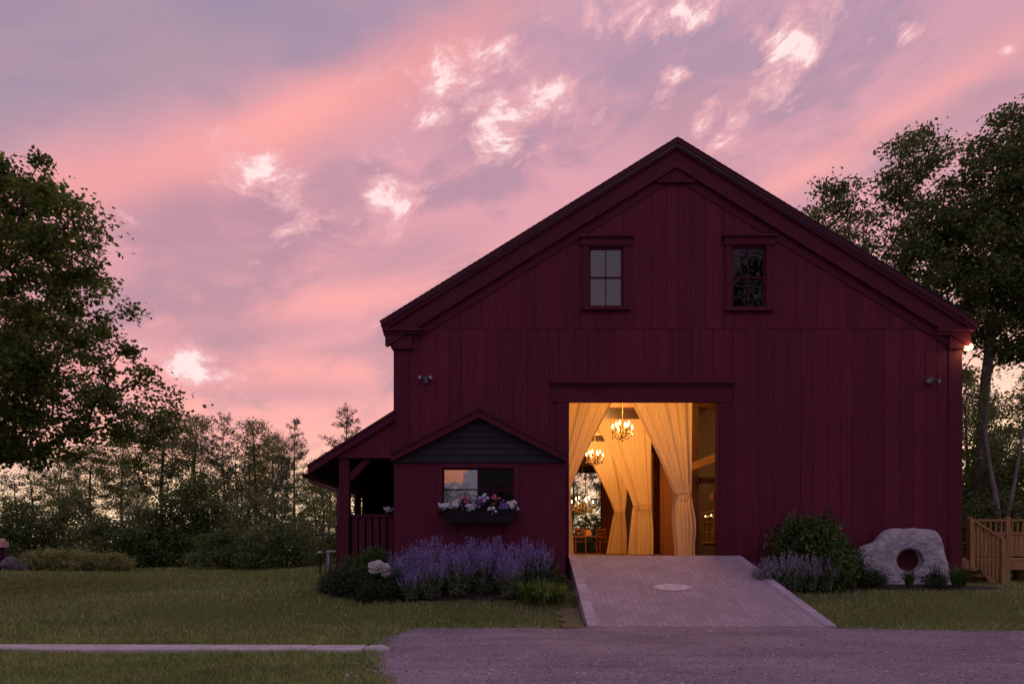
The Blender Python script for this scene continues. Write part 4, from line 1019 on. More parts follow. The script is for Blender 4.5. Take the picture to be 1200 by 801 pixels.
# ------------------------------------------------------------------ deck and stair behind the barn's far corner
dk = thing('deck', 'cedar wood deck with balustrade at the barn corner beyond the boulder', 'deck', (11.5, 2.4, .4))
dF, dR, dY, dX0, dX1 = Z(655, 16.6), Z(608, 16.6), 1.6, WX1 + .02, 15.0
k = MB(); xq = dX0
while xq < dX1: k.box(xq, xq + .135, dY, 5.0, dF - .035, dF); xq += .142
k.build('deck_floor', M['deck'], dk)
k = MB(); k.box(dX0, dX1, dY - .04, dY - .002, dF - .24, dF - .036); k.build('rim_board', M['deck'], dk)
def newel(x, y, z0, z1):
    k = MB(); k.box(x - .047, x + .047, y - .047, y + .047, z0, z1); k.prism([(x - .055, z1 + .001), (x + .055, z1 + .001), (x + .04, z1 + .03), (x - .04, z1 + .03)], y - .05, y + .05); k.build('post', M['deck'], dk)
pxs = [X(1136, 16.6), X(1180.5, 16.6), 13.0, 14.4]
for x in pxs: newel(x, dY, .25, dR + .03)
for a, b2 in zip(pxs, pxs[1:]):
    for z0, z1 in ((dR - .05, dR), (Z(623, 16.6) - .055, Z(623, 16.6)), (dF + .07, dF + .12)):
        k = MB(); k.box(a + .061, b2 - .061, dY - .025 - (.03 if z1 == dR else 0), dY + .02 + (.03 if z1 == dR else 0), z0, z1); k.build('rail', M['deck'], dk)
    x = a + .09
    while x < b2 - .10:
        k = MB(); k.box(x, x + .035, dY - .018, dY + .018, Z(623, 16.6) + .001, dR - .051); k.build('baluster', M['deck'], dk); x += .125
    k = MB(); x = a + .064
    while x < b2 - .12: k.box(x, x + .10, dY + .0, dY + .02, dF + .121, Z(623, 16.6) - .056); x += .108
    k.build('railing_boards', M['deck'], dk)
sy0, sy1 = .70, 1.50; sx0, sx1 = X(1139, 15.9), X(1175, 15.6)
k = MB(); k.box(dX0, sx0 + .05, sy0, dY - .045, dF - .036, dF - .001); k.box(dX0, sx0 + .05, sy0 - .04, sy0 - .001, dF - .2, dF - .005); k.build('landing', M['deck'], dk)
gz0 = ground(sx1, sy0)
for yy_ in (sy0 - .02, sy1):
    k = MB(); k.prism([(sx0 + .02, dF - .21), (sx0 + .30, dF - .04), (sx1 + .14, gz0 + .12), (sx1 + .14, gz0 - .1), (sx1 - .10, gz0 - .1)], yy_ - .02, yy_ + .02); k.build('stringer', M['deck'], dk)
for i in range(3):
    f = (i + 1) / 4.0; x = sx0 + .05 + (sx1 + .05 - sx0) * f * .98; z = dF - (dF - gz0) * f
    k = MB(); k.box(x - .02, x + .24, sy0 + .001, sy1 - .021, z - .035, z); k.build('tread', M['deck'], dk)
newel(sx1, sy0 - .10, gz0 - .1, Z(633, 15.6)); newel(X(1137.5, 15.7), sy0 - .02, dF - .2, Z(609, 15.7))
k = MB(); k.beam((X(1137.5, 15.7) + .05, sy0 - .06, Z(611, 15.7)), (sx1 + .02, sy0 - .10, Z(632, 15.6)), .08, .045); k.build('handrail', M['deck'], dk)
x = X(1142, 15.7)
while x < sx1 - .1:
    f = (x - X(1139, 15.7)) / (sx1 - X(1139, 15.7)); zt_ = Z(612, 15.7) + (Z(633, 15.6) - Z(612, 15.7)) * f - .03; zb_ = dF - .1 + (gz0 - dF + .12) * f
    k = MB(); k.box(x, x + .04, sy0 - .075, sy0 - .045, zb_, zt_); k.build('baluster', M['deck'], dk); x += .085
for x in (10.9, 12.4, 13.9):
    k = MB(); k.box(x, x + .14, 2.6, 2.74, .1, dF - .036); k.build('support_post', M['deck'], dk)

# ------------------------------------------------------------------ bench by the porch, gatepost and stones at the far bed
d = 20.0; bp = Pt(389, 655, d); t = thing('bench', 'low bench with a pale slab seat on the lawn beside the porch', 'bench', (bp.x, bp.y, ground(bp.x, bp.y)))
zt_ = Z(644.5, d); gq = ground(bp.x, bp.y)
k = MB(); k.box(X(384, d), X(399, d), bp.y - .16, bp.y + .16, zt_ - .05, zt_); k.build('seat', M['white_wood'], t, bevel=.01)
for px in (386, 397): k = MB(); k.box(X(px, d) - .04, X(px, d) + .04, bp.y - .14, bp.y + .14, gq - .05, zt_ - .051); k.build('leg', M['rock'], t)
bp2 = Pt(375, 655, d); k = thing('garden_light', 'short dark stake light with a pale cap beside the bench', 'garden light', (bp2.x, bp2.y, ground(bp2.x, bp2.y)))
s_ = MB(); s_.tube([(bp2.x, bp2.y, ground(bp2.x, bp2.y) - .05), (bp2.x, bp2.y, Z(648, d))], .022, 8); s_.build('stake', M['black'], k)
s_ = MB(); s_.lathe([(.002, .07), (.05, .05), (.075, .01), (.03, -.005), (.002, -.005)], (bp2.x, bp2.y, Z(648, d)), 12); s_.build('cap', M['white_wood'], k, smooth=True)
d = 29.0; gp_ = Pt(-2, 668, d); gz1 = ground(gp_.x, gp_.y); t = thing('gatepost', 'dark purple gatepost topped by a pale pink wooden box at the lawn edge', 'gatepost', (gp_.x, gp_.y, gz1))
k = MB(); k.box(gp_.x - .16, gp_.x + .16, gp_.y - .16, gp_.y + .16, gz1 - .1, Z(641, d)); k.build('post', mottled('plum painted wood', (.07, .012, .06), (.05, .01, .045), 4, .7, .2, 20), t)
k = MB(); zc = Z(640.8, d); k.box(gp_.x - .28, gp_.x + .28, gp_.y - .22, gp_.y + .22, zc, zc + .24); k.prism([(gp_.x - .22, zc + .241), (gp_.x + .16, zc + .241), (gp_.x + .10, zc + .36), (gp_.x - .16, zc + .36)], gp_.y - .2, gp_.y + .2)
k.build('box', mottled('faded pink wood', (.62, .36, .36), (.5, .3, .3), 4, .7, .2, 20), t)
for i, (px, rx, rz_, lab) in enumerate(((12, .33, .36, 'rounded grey field stone leaning by the dark gatepost'), (22, .36, .30, 'flat topped grey field stone in the middle of the stone row'), (33, .26, .22, 'small brownish field stone at the shrub end of the stone row'))):
    v = Pt(px, 660, 29.0); rock(px, HZ + (EYE - ground(v.x, v.y) - rz_ * .6) * F / 29.0, 29.0, rx, .3, rz_, lab, 'rock_dark', 20 + i)['group'] = 'field stones beside the gatepost'

# ------------------------------------------------------------------ trees
def hide_leaf(): pass
def skeleton_tree(rg, trunk_path, trunk_r, clusters, tip_r=.008, step=.5, up=.5, expo=.46):
    P_ = [np.array(p, float) for p in trunk_path]; par = [-1] + list(range(len(P_) - 1)); nt = len(P_)
    ax = np.array(P_)
    order = np.argsort([np.min(np.linalg.norm(ax - c, axis=1)) for c in clusters]); ends = []
    arr = np.zeros((len(clusters) * 14 + nt + 10, 3)); arr[:nt] = ax; cnt = nt
    for ci in order:
        c = clusters[ci]; A = arr[:cnt]; v = c - A; dist = np.linalg.norm(v, axis=1); hor = np.hypot(v[:, 0], v[:, 1])
        cost = dist + up * np.maximum(0, .35 * hor - v[:, 2]); cost[0] += 3
        j = int(np.argmin(cost)); L = dist[j]; k = max(1, int(L / step)); prev = j; a = arr[j].copy()
        for s in range(1, k + 1):
            f = s / k; q = a + (c - a) * f + np.array((0, 0, .10 * L * math.sin(math.pi * f))) * (.6 if k > 1 else 0) + (rg.normal(size=3) * .05 * min(L, 1) if s < k else 0)
            if cnt < len(arr): arr[cnt] = q; par.append(prev); prev = cnt; cnt += 1
        ends.append(prev)
    w_ = np.zeros(cnt); 
    for e in ends: w_[e] += 1
    for i in range(cnt - 1, 0, -1): w_[par[i]] += w_[i]
    w_ = np.maximum(w_, 1); rad = tip_r * w_ ** expo; rad *= 1
    kk = trunk_r / rad[0]
    rad = np.where(np.arange(cnt) < nt, rad * kk, np.maximum(tip_r, rad * (.45 + .55 * kk)))
    for i in range(1, nt): rad[i] = min(rad[i], rad[i - 1] * .985)
    kids = [[] for _ in range(cnt)]
    for i in range(1, cnt): kids[par[i]].append(i)
    mb_ = MB(); stack = [(0, None)]
    while stack:
        s, frm = stack.pop(); pts = [] if frm is None else [tuple(arr[frm])]; rr = [] if frm is None else [min(rad[frm], rad[s] * 1.25)]
        i = s
        while True:
            pts.append(tuple(arr[i])); rr.append(float(rad[i])); ch = kids[i]
            if not ch: break
            if i < nt - 1: nxt = i + 1
            else: nxt = max(ch, key=lambda q: rad[q])
            for c in ch:
                if c != nxt: stack.append((c, i))
            i = nxt
        if len(pts) > 1:
            big = max(rr); mb_.tube(pts, rr, 9 if big > .08 else (5 if big > .025 else 3), False)
    return mb_, arr[:cnt], ends
def crown_clusters(rg, n, prof, z0, z1, c, lump=.18, bias=.5):
    out_ = []; ph = rg.uniform(0, 6, 4)
    while len(out_) < n:
        t = rg.random(); rmax = prof(t)
        if rg.random() > (rmax / 1.0) / max(.01, prof.mx): continue
        a = rg.uniform(0, 2 * math.pi); k = 1 + lump * (math.sin(3 * a + ph[0] + 5 * t) + .7 * math.sin(5 * a + ph[1] - 9 * t) + .6 * math.sin(2 * a + ph[2] + 14 * t))
        r = rmax * k * rg.random() ** bias
        out_.append((c[0] + r * math.cos(a), c[1] + r * math.sin(a), z0 + (z1 - z0) * t + rg.normal() * .1))
    return np.array(out_)
class prof:
    def __init__(s, pts): s.p = pts; s.mx = max(r for _, r in pts)
    def __call__(s, t):
        for (a, ra), (b2, rb_) in zip(s.p, s.p[1:]):
            if a <= t <= b2: return ra + (rb_ - ra) * (t - a) / (b2 - a)
        return s.p[-1][1]
def leaves(rg, ctr, per, sg, L, W, flat=.6, up=.5):
    c = np.repeat(np.asarray(ctr), per, axis=0); n = len(c)
    sc2 = np.repeat(rg.uniform(.65, 1.3, len(ctr)), per)[:, None]
    c = c + rg.normal(size=(n, 3)) * np.array((sg, sg, sg * flat)) * sc2
    return quads(c, rg.uniform(.5, 1.4, n) * L, rg.uniform(.6, 1.25, n) * W, rg, up)

def maple(name, label, base, trunk_path, trunk_r, pr_, z0, z1, c, n, per, sg, L, seed, group=None, leaf='leaf_maple', bark='bark', lump=.18, cat='tree'):
    rg = np.random.default_rng(seed); t = thing(name, label, cat, base, group)
    cl = crown_clusters(rg, n, pr_, z0, z1, c, lump)
    mb_, nodes, ends = skeleton_tree(rg, trunk_path, trunk_r, cl)
    mb_.build('trunk', M[bark], t, smooth=True)
    np_mesh('crown', leaves(rg, nodes[ends], per, sg, L, L * .72), 4, M[leaf], t)
    return t
# big maple at the lawn edge
bx_, by_ = X(-45, 18), 3.0; g0 = ground(bx_, by_)
pm = prof([(0, 1.6), (.06, 3.0), (.16, 3.9), (.26, 4.4), (.40, 4.15), (.55, 3.6), (.72, 3.15), (.86, 2.6), (.95, 1.9), (1, 1.0)])
maple('maple_tree', 'big dark leafy maple standing alone by the open lawn, branches spread wide', (bx_, by_, g0), [(bx_ + .03 * math.sin(i), by_, g0 - .1 + i * .7) for i in range(13)], .34,
      pm, Z(545, 18), Z(190, 18) + .1, (bx_ + .3, by_), 560, 165, .21, .125, 21, lump=.16)
# maples behind the barn
def trunkp(pts, n=14):
    out_ = []; k = len(pts) - 1
    for i in range(n):
        t = i / (n - 1) * k; j = min(k - 1, int(t)); f = t - j; out_.append(tuple(Vector(pts[j]).lerp(Vector(pts[j + 1]), f)))
    return out_
dA = 28.0
ax_, ay_ = X(1062, dA), dA + CAMY; gA = ground(ax_, ay_)
maple('maple_tree', 'tall maple rising behind the barn roof with bare limbs fanning below its crown', (ax_, ay_, gA), trunkp([(ax_, ay_, gA - .1), (ax_ + .1, ay_, 4), (ax_ - .2, ay_, 8), (ax_ - .1, ay_, 13)]), .30,
      prof([(0, .8), (.12, 2.3), (.3, 3.3), (.5, 3.6), (.62, 3.2), (.75, 2.4), (.9, 1.7), (1, .6)]), 6.2, Z(165, dA) + .2, (ax_ + .3, ay_), 330, 92, .30, .15, 33, 'maples behind the barn', 'leaf_dark', lump=.22)
dB = 26.0; bx2, by2 = X(1150, dB), dB + CAMY; gB = ground(bx2, by2)
maple('maple_tree', 'tallest dense maple over the deck, its forked dark trunk standing beside the barn wall', (bx2, by2, gB), trunkp([(bx2 - .3, by2, gB - .1), (bx2 - .1, by2, 3.5), (bx2 + .1, by2, 7), (bx2 + .9, by2, 13)]), .19,
      prof([(0, .6), (.10, 1.7), (.3, 2.6), (.55, 3.0), (.75, 2.6), (.9, 1.6), (1, .5)]), 8.0, Z(142, dB) + .3, (bx2 + 1.35, by2), 330, 120, .32, .15, 37, 'maples behind the barn', 'leaf_dark', lump=.16)
dC = 31.0; cx2, cy2 = X(962, dC), dC + CAMY
maple('maple_tree', 'smaller maple just topping the barn roof slope beside the fanning maple', (cx2, cy2, .5), trunkp([(cx2, cy2, .4), (cx2 + .2, cy2, 8), (cx2 + .4, cy2, 13)]), .2,
      prof([(0, .8), (.3, 1.8), (.6, 1.9), (.85, 1.2), (1, .4)]), 9.0, Z(216, dC), (cx2 + .55, cy2), 130, 90, .30, .15, 41, 'maples behind the barn', 'leaf_dark')
dD = 27.0; cx3, cy3 = X(1250, dD), dD + CAMY
maple('maple_tree', 'broad maple mostly outside the picture beyond the deck', (cx3, cy3, .5), trunkp([(cx3, cy3, .4), (cx3 - .2, cy3, 8), (cx3, cy3, 14)]), .28,
      prof([(0, 1.0), (.3, 2.6), (.6, 2.8), (.85, 1.8), (1, .5)]), 9.3, Z(150, dD), (cx3, cy3), 230, 100, .32, .15, 43, 'maples behind the barn', 'leaf_dark')
# pale double trunked tree behind the deck
dE = 22.0; ex_, ey_ = X(1175, dE), dE + CAMY; gE = ground(ex_, ey_)
rg = np.random.default_rng(51); t = thing('birch_tree', 'pale grey double trunked tree behind the deck balustrade', 'tree', (ex_, ey_, gE))
k = MB()
k.tube(trunkp([(ex_ - .05, ey_, gE - .1), (ex_ - .08, ey_, Z(612, dE)), (X(1166, dE), ey_, Z(575, dE)), (X(1160, dE), ey_, Z(545, dE)), (X(1155, dE), ey_, Z(505, dE)), (X(1160, dE), ey_, Z(450, dE))]), [.085 - .0045 * i for i in range(14)], 9, False)
k.tube(trunkp([(ex_ + .05, ey_ + .05, gE - .1), (ex_ + .16, ey_ + .05, Z(612, dE)), (X(1188, dE), ey_, Z(572, dE)), (X(1194, dE), ey_, Z(535, dE)), (X(1204, dE), ey_, Z(470, dE))]), [.075 - .004 * i for i in range(14)], 9, False)
k.build('trunk', M['bark_pale'], t, smooth=True)
cl = np.concatenate([np.array([(X(1160, dE) + rg.normal() * .5, ey_ + rg.normal() * .5, Z(470, dE) + rg.normal() * .5) for i in range(16)]), np.array([(X(1200, dE) + rg.normal() * .6, ey_ + rg.normal() * .6, Z(490, dE) + rg.normal() * .6) for i in range(22)])])
np_mesh('crown', leaves(rg, cl, 60, .24, .10, .07), 4, M['leaf_dark'], t)

# prototypes of the woodland trees (copied below)
def slim(seed, H, z0f, R_, n, per, L, leaf='leaf_wood', multi=1, sg=.30, bias=.5):
    rg = np.random.default_rng(seed); t = thing('woodland_tree', 'x', 'tree', (0, 0, 0), 'woodland trees beyond the lawn')
    pr_ = prof([(0, R_ * .35), (.25, R_ * .85), (.5, R_), (.75, R_ * .75), (.92, R_ * .4), (1, .15)])
    mb_all = MB(); ctr = []
    for m_ in range(multi):
        ox = (m_ - (multi - 1) / 2) * .9; oy = rg.uniform(-.4, .4)
        cl = crown_clusters(rg, n // multi, pr_, H * z0f, H * (1 - .07 * m_), (ox * 1.5, oy), .25, bias)
        tp = [(ox + .12 * math.sin(i * .7 + seed + m_), oy + .1 * math.cos(i * .6 + seed), -.15 + i * H * .085) for i in range(11)]
        mb_, nodes, ends = skeleton_tree(rg, tp, .05 + H * .006, cl, .007, .6, .8, .42)
        mb_all.add(mb_.v, mb_.f); ctr.append(nodes[ends])
    mb_all.build('trunk', M['bark'], t, smooth=True)
    np_mesh('crown', leaves(rg, np.concatenate(ctr), per, sg, L, L * .7), 4, M[leaf], t)
    return t
def pine(seed, H, R_, z0f, dens=1.0):
    rg = np.random.default_rng(seed); t = thing('pine_tree', 'x', 'tree', (0, 0, 0), 'woodland trees beyond the lawn')
    k = MB(); k.tube([(.06 * math.sin(i), .05 * math.cos(i * 1.3), -.15 + i * H / 10) for i in range(11)], [max(.02, .13 * (1 - i / 10.3)) for i in range(11)], 8, False)
    V = []; z = H * z0f
    while z < H * .985:
        tt = (z - H * z0f) / (H * (1 - z0f)); Lb = R_ * (.55 + .45 * math.sin(min(1, tt * 2.2) * math.pi / 2)) * (1 - tt) ** .75 + .12
        for b_ in range(rg.integers(4, 7)):
            a = rg.uniform(0, 2 * math.pi); L = Lb * rg.uniform(.6, 1.1); rise = rg.uniform(.0, .28) + .35 * tt
            p0 = np.array((0, 0, z + rg.uniform(-.1, .1))); p1 = p0 + np.array((math.cos(a) * L, math.sin(a) * L, L * rise)); pm_ = (p0 + p1) / 2 - np.array((0, 0, .06 * L))
            k.tube([p0, pm_, p1], [.022, .014, .006], 3, False)
            ns = max(2, int(L * 5 * dens))
            for s in range(ns):
                f = .25 + .75 * (s + rg.random()) / ns; c = p0 * (1 - f) + p1 * f - np.array((0, 0, .06 * L * 4 * f * (1 - f))) + rg.normal(size=3) * .07
                m_ = 14; dr = np.array((math.cos(a), math.sin(a), rise + .25)) + rg.normal(size=(m_, 3)) * .6; dr /= np.linalg.norm(dr, axis=1)[:, None]
                s1 = np.cross(dr, rg.normal(size=(m_, 3))); s1 /= np.linalg.norm(s1, axis=1)[:, None]; ln = rg.uniform(.14, .26, (m_, 1)); b0 = c + rg.normal(size=(m_, 3)) * .06
                V.append(np.stack([b0, b0 + dr * ln * .5 + s1 * .018, b0 + dr * ln, b0 + dr * ln * .5 - s1 * .018], 1))
        z += H * .036 * rg.uniform(.8, 1.3)
    k.build('trunk', M['bark'], t, smooth=True); np_mesh('crown', np.concatenate(V), 4, M['needles'], t); return t
def bush(seed, Rx, H, n, per, L, leaf, sg=.22, name='bush', group='bushes along the wood edge', cat='bush'):
    rg = np.random.default_rng(seed); t = thing(name, 'x', cat, (0, 0, 0), group)
    pr_ = prof([(0, Rx * .8), (.3, Rx), (.6, Rx * .85), (.85, Rx * .5), (1, Rx * .15)])
    cl = crown_clusters(rg, n, pr_, H * .06, H, (0, 0), .2, .42)
    mb_, nodes, ends = skeleton_tree(rg, [(0, 0, -.1), (0, 0, H * .08), (.02, 0, H * .16), (0, 0, H * .3)], .04 * H + .01, cl, .005, .4, .3)
    mb_.build('stems', M['bark'], t, smooth=True); np_mesh('foliage', leaves(rg, nodes[ends], per, sg, L, L * .68, .75), 4, M[leaf], t); return t

protoA = slim(61, 9.0, .37, 2.4, 200, 60, .135, sg=.25)
protoB = slim(62, 9.0, .35, 1.9, 140, 58, .13, sg=.24)
protoC = slim(63, 8.0, .22, 2.0, 170, 55, .135, multi=2, sg=.24)
protoP = pine(64, 9.0, 1.9, .22, 1.2)
protoQ = pine(65, 9.5, 2.3, .42, .9)
protoH = bush(66, 2.3, 3.6, 160, 100, .14, 'leaf_dark', .30)
protoL = bush(67, 1.8, 2.3, 110, 90, .12, 'leaf_dark', .26)
protoH2 = bush(68, 1.7, 4.2, 120, 80, .13, 'leaf_wood', .26)
used = set()
def put(proto, px, top, d, H0, label, group=None, sx=1.0, seed=0, py_base=None):
    x, y = X(px, d), d + CAMY; gz_ = ground(x, y)
    s = (Z(top, d) - gz_) / H0
    o = proto if proto.name not in used else copy_tree(proto); used.add(proto.name)
    o.location = (x, y, gz_); o.scale = (s * sx, s * sx, s); o.rotation_euler = (0, 0, (px * 1.7 + d) % 6.28)
    o['label'] = label
    if group: o['group'] = group
    return o
WT = [
 (protoC, 28, 545, 38, 8.0, 'leafy twin stemmed tree behind the stone row, under the big maple', 1.1),
 (protoB, 70, 532, 44, 9.0, 'thin tree between the stone row and the yellow green shrubs, in the far wood', 1.1),
 (protoA, 108, 520, 41, 9.0, 'loose crowned tree showing just below the big maple branch tips', 1.0),
 (protoB, 142, 505, 46, 9.0, 'thin stemmed tree before the gap beside the tallest leafy pair', .9),
 (protoA, 192, 478, 42, 9.0, 'tallest round crowned leafy tree of the far wood, right of the big maple', 1.05),
 (protoB, 228, 483, 45, 9.0, 'narrow airy tree next to the tallest round crowned tree, taller than its trunk gap', 1.0),
 (protoQ, 262, 482, 43, 9.5, 'dark spire topped pine in the middle of the far wood', .85),
 (protoB, 300, 488, 44, 9.0, 'slender open tree between the spire topped pine and the bushy pine', 1.0),
 (protoA, 322, 505, 48, 9.0, 'thin distant tree behind the slender open tree', .7),
 (protoP, 345, 491, 41, 9.0, 'dense bushy dark pine nearest the porch roof', .95),
 (protoC, 372, 550, 36, 8.0, 'low spreading leafy tree at the porch end of the wood', 1.15),
 (protoQ, 407, 473, 46, 9.5, 'lone pine whose top shows above the porch roof', 1.0),
 (protoC, 250, 560, 38, 8.0, 'low twin stemmed tree under the spire topped pine', 1.2),
 (protoC, 396, 585, 33, 8.0, 'small leafy tree right behind the bench and porch post', 1.0),
 (protoA, 160, 560, 50, 9.0, 'faint far tree seen through the trunk gap', .8),
 (protoB, 440, 540, 50, 9.0, 'thin far tree seen through the porch', 1.0),
 (protoC, 285, 520, 47, 8.0, 'leafy far tree between the spire topped pine and the slender open tree', .9),
 (protoP, 330, 540, 39, 9.0, 'young dark pine in front of the bushy pine', .9), (protoA, 385, 530, 44, 9.0, 'olive leafy tree beside the porch gutter', .85)]
for pr_, px, top, d, H0, lab, sx in WT: put(pr_, px, top, d, H0, lab, None, sx)
BS = [(protoH, 20, 590, 35, 3.6, 'broad dark bush behind the gatepost and stones', 1.0), (protoH2, 84, 572, 36, 4.2, 'broad dark bush behind the yellow green shrubs', 1.1), (protoL, 130, 610, 33, 2.3, 'rounded dark bush at the end of the yellow green shrubs', 1.2),
 (protoH2, 168, 588, 35, 4.2, 'dark bush just past the end of the yellow green shrubs', 1.2), (protoH, 232, 566, 36, 3.6, 'tallest rounded dark bush below the tall leafy trees', 1.0), 
 (protoL, 268, 622, 31, 2.3, 'low dark bush on the lawn edge midway along the wood', 1.3), (protoH2, 300, 578, 34, 4.2, 'broad dark bush under the slender open tree', 1.1), (protoL, 330, 615, 30, 2.3, 'low dark bush under the bushy pine', 1.3),
 (protoH2, 358, 606, 32, 4.2, 'dark bush between the bushy pine and the bench', 1.0), (protoL, 395, 625, 28, 2.3, 'dark bush behind the bench', 1.1), (protoH, 440, 600, 36, 3.6, 'dark bush seen through the porch railing', 1.0)]
for pr_, px, top, d, H0, lab, sx in BS: put(pr_, px, top, d, H0, lab, None, sx)
# trees and bushes behind the barn and the deck
for pr_, px, top, d, H0, lab, sx in [(protoB, 672, 520, 46, 9.0, 'thin tree seen through the rear window, table side', .8), (protoB, 708, 500, 44, 9.0, 'thin tree seen through the rear window next to the wood wall', .8)]:
    put(pr_, px, top, d, H0, lab, 'trees behind the barn rear window', sx)
for pr_, px, top, d, H0, lab, sx in [(protoH, 665, 620, 44, 3.6, 'dark bush low in the rear window, table side', 1.0), (protoH, 695, 604, 43, 3.6, 'dark bush low in the rear window next to the wood wall', 1.0),
    (protoH, 1150, 520, 27, 3.6, 'tall dark bush between the barn wall and the pale double trunk', .55), (protoH, 1192, 535, 25, 3.6, 'tall dark bush behind the pale double trunk', .7), (protoL, 1160, 585, 23, 2.3, 'low dark bush right behind the deck rail', 1.1), (protoL, 1215, 580, 23.5, 2.3, 'low dark bush at the picture edge behind the deck', 1.2)]:
    put(pr_, px, top, d, H0, lab, 'bushes behind the barn', sx)
for pr_, px, top, d, H0, lab, sx in [(protoC, 1138, 440, 38, 8.0, 'slim twin stemmed tree beside the barn wall below the eave lamp', .75), (protoC, 1178, 500, 36, 8.0, 'twin stemmed tree in the bright gap below the tallest maple', .9), (protoA, 1225, 430, 38, 9.0, 'round crowned tree at the edge of the bright gap', .8),
    (protoA, 1010, 330, 45, 9.0, 'tree hidden behind the barn roof slope', .7), (protoC, 1100, 400, 42, 8.0, 'leafy tree behind the barn eave corner', .7)]:
    put(pr_, px, top, d, H0, lab, 'trees behind the deck', sx)
# trees behind the photographer, reflected in the upper windows
xq, yq = 12.5, -19.5
maple('maple_tree', 'leafy maple standing behind the photographer, reflected in the gable window', (xq, yq, 0), [(xq, yq, -.1 + i * 1.0) for i in range(12)], .3, prof([(0, 1.5), (.3, 4), (.6, 4.2), (.85, 2.8), (1, .8)]), 3, 15.5, (xq, yq), 200, 70, .45, .22, 71, leaf='leaf_dark')
# far wood as one mass
rg = np.random.default_rng(80); C_ = []
for i in range(2300):
    dd = rg.uniform(55, 75); px = rg.uniform(-700, 2700); hx = 1 if px < 1250 else 2.2; C_.append((X(px, dd), dd + CAMY, ground(X(px, dd), dd + CAMY) + rg.random() ** 1.5 * hx * (3.6 + 1.6 * gnoise(px, 0, .03))))
tag(np_mesh('distant_woods', leaves(rg, np.array(C_), 26, .75, .42, .3, .8), 4, M['leaf_dark']), 'dark far wood closing the view behind the barn and lawn', kind='stuff')

C_ = []  # unseen wood, added so the annex window mirrors something darker than sky
for i in range(800):
    a = rg.uniform(2.2, 4.08); dd = rg.uniform(48, 62); C_.append((math.sin(a) * dd, math.cos(a) * dd - 12, rg.random() * (8.2 + 1.5 * gnoise(a * 4, 2))))
tag(np_mesh('added_woods', leaves(rg, np.array(C_), 60, .8, .30, .2, .8), 4, M['leaf_dark']), 'unseen dark wood added behind the photographer to darken the annex window reflection', kind='stuff')

# ------------------------------------------------------------------ garden plants
def place(o, px, d, dz=0, s=1.0, rz=0.0):
    x, y = X(px, d), d + CAMY; o.location = (x, y, ground(x, y) + .03 + dz); o.scale = (s, s, s); o.rotation_euler = (0, 0, rz); return o
def catmint(seed, H, Rr, n, fl='purple'):
    rg = np.random.default_rng(seed); t = thing('catmint', 'x', 'plant', (0, 0, 0), 'catmint plants in front of the annex')
    Fo, Fl = [], []; k = MB()
    for i in range(n):
        a = rg.uniform(0, 6.28); r0 = Rr * .35 * rg.random(); lean = rg.uniform(.05, .55) * Rr * 1.5; h = H * rg.uniform(.68, 1.08) * (1 - .25 * (lean / Rr / .8) ** 2)
        p0 = np.array((math.cos(a) * r0, math.sin(a) * r0, 0)); p1 = p0 + np.array((math.cos(a) * lean, math.sin(a) * lean, h))
        k.tube([p0, (p0 + p1) / 2 + np.array((0, 0, .04)), p1], [.004, .003, .002], 3, False)
        m_ = 34; f = rg.uniform(.05, .78, (m_, 1)); c = p0 + (p1 - p0) * f + rg.normal(size=(m_, 3)) * .030
        Fo.append(quads(c, rg.uniform(.03, .055, m_), rg.uniform(.015, .028, m_), rg, .2))
        m_ = 46; f = rg.uniform(.62, 1.0, (m_, 1)); wd = .020 * (1.25 - f); c = p0 + (p1 - p0) * f + rg.normal(size=(m_, 3)) * wd * 1.6
        Fl.append(quads(c, rg.uniform(.014, .026, m_), rg.uniform(.011, .018, m_), rg, .1))
    k.build('stems', M['shrub_low'], t); np_mesh('foliage', np.concatenate(Fo), 4, M['catmint'], t); np_mesh('flower_spikes', np.concatenate(Fl), 4, M[fl], t); return t
cA, cB = catmint(90, 1.0, .42, 75), catmint(91, .95, .42, 70)
cats = [(474, 13.25, .86, 'catmint clump at the porch end of the violet row, beside the white rock'), (492, 13.45, 1.0, 'tall violet catmint second from the white rock'), (505, 12.95, .82, 'low violet catmint at the front of the row below the window box corner'), (516, 13.5, 1.06, 'tall violet catmint under the porch side end of the window box'),
        (538, 13.1, .92, 'violet catmint in front of the tallest pair under the window box'), (545, 13.5, 1.05, 'tall violet catmint below the pink geranium'), (566, 13.3, 1.0, 'violet catmint below the middle of the window box'), (588, 13.5, 1.07, 'tall violet catmint below the doorway side of the window box'),
        (598, 13.0, .86, 'lower violet catmint just behind the strap leaved plants'), (612, 13.45, 1.04, 'violet catmint past the doorway end of the window box'), (632, 13.5, .92, 'violet catmint ending the row by the doorway'), (482, 12.9, .62, 'low catmint spilling over the lawn beside the white rock')]
for i, (px, d, s, lab) in enumerate(cats):
    pr_ = cA if i % 2 == 0 else cB; o = pr_ if i < 2 else copy_tree(pr_); place(o, px, d, 0, s, i * 1.3); o['label'] = lab
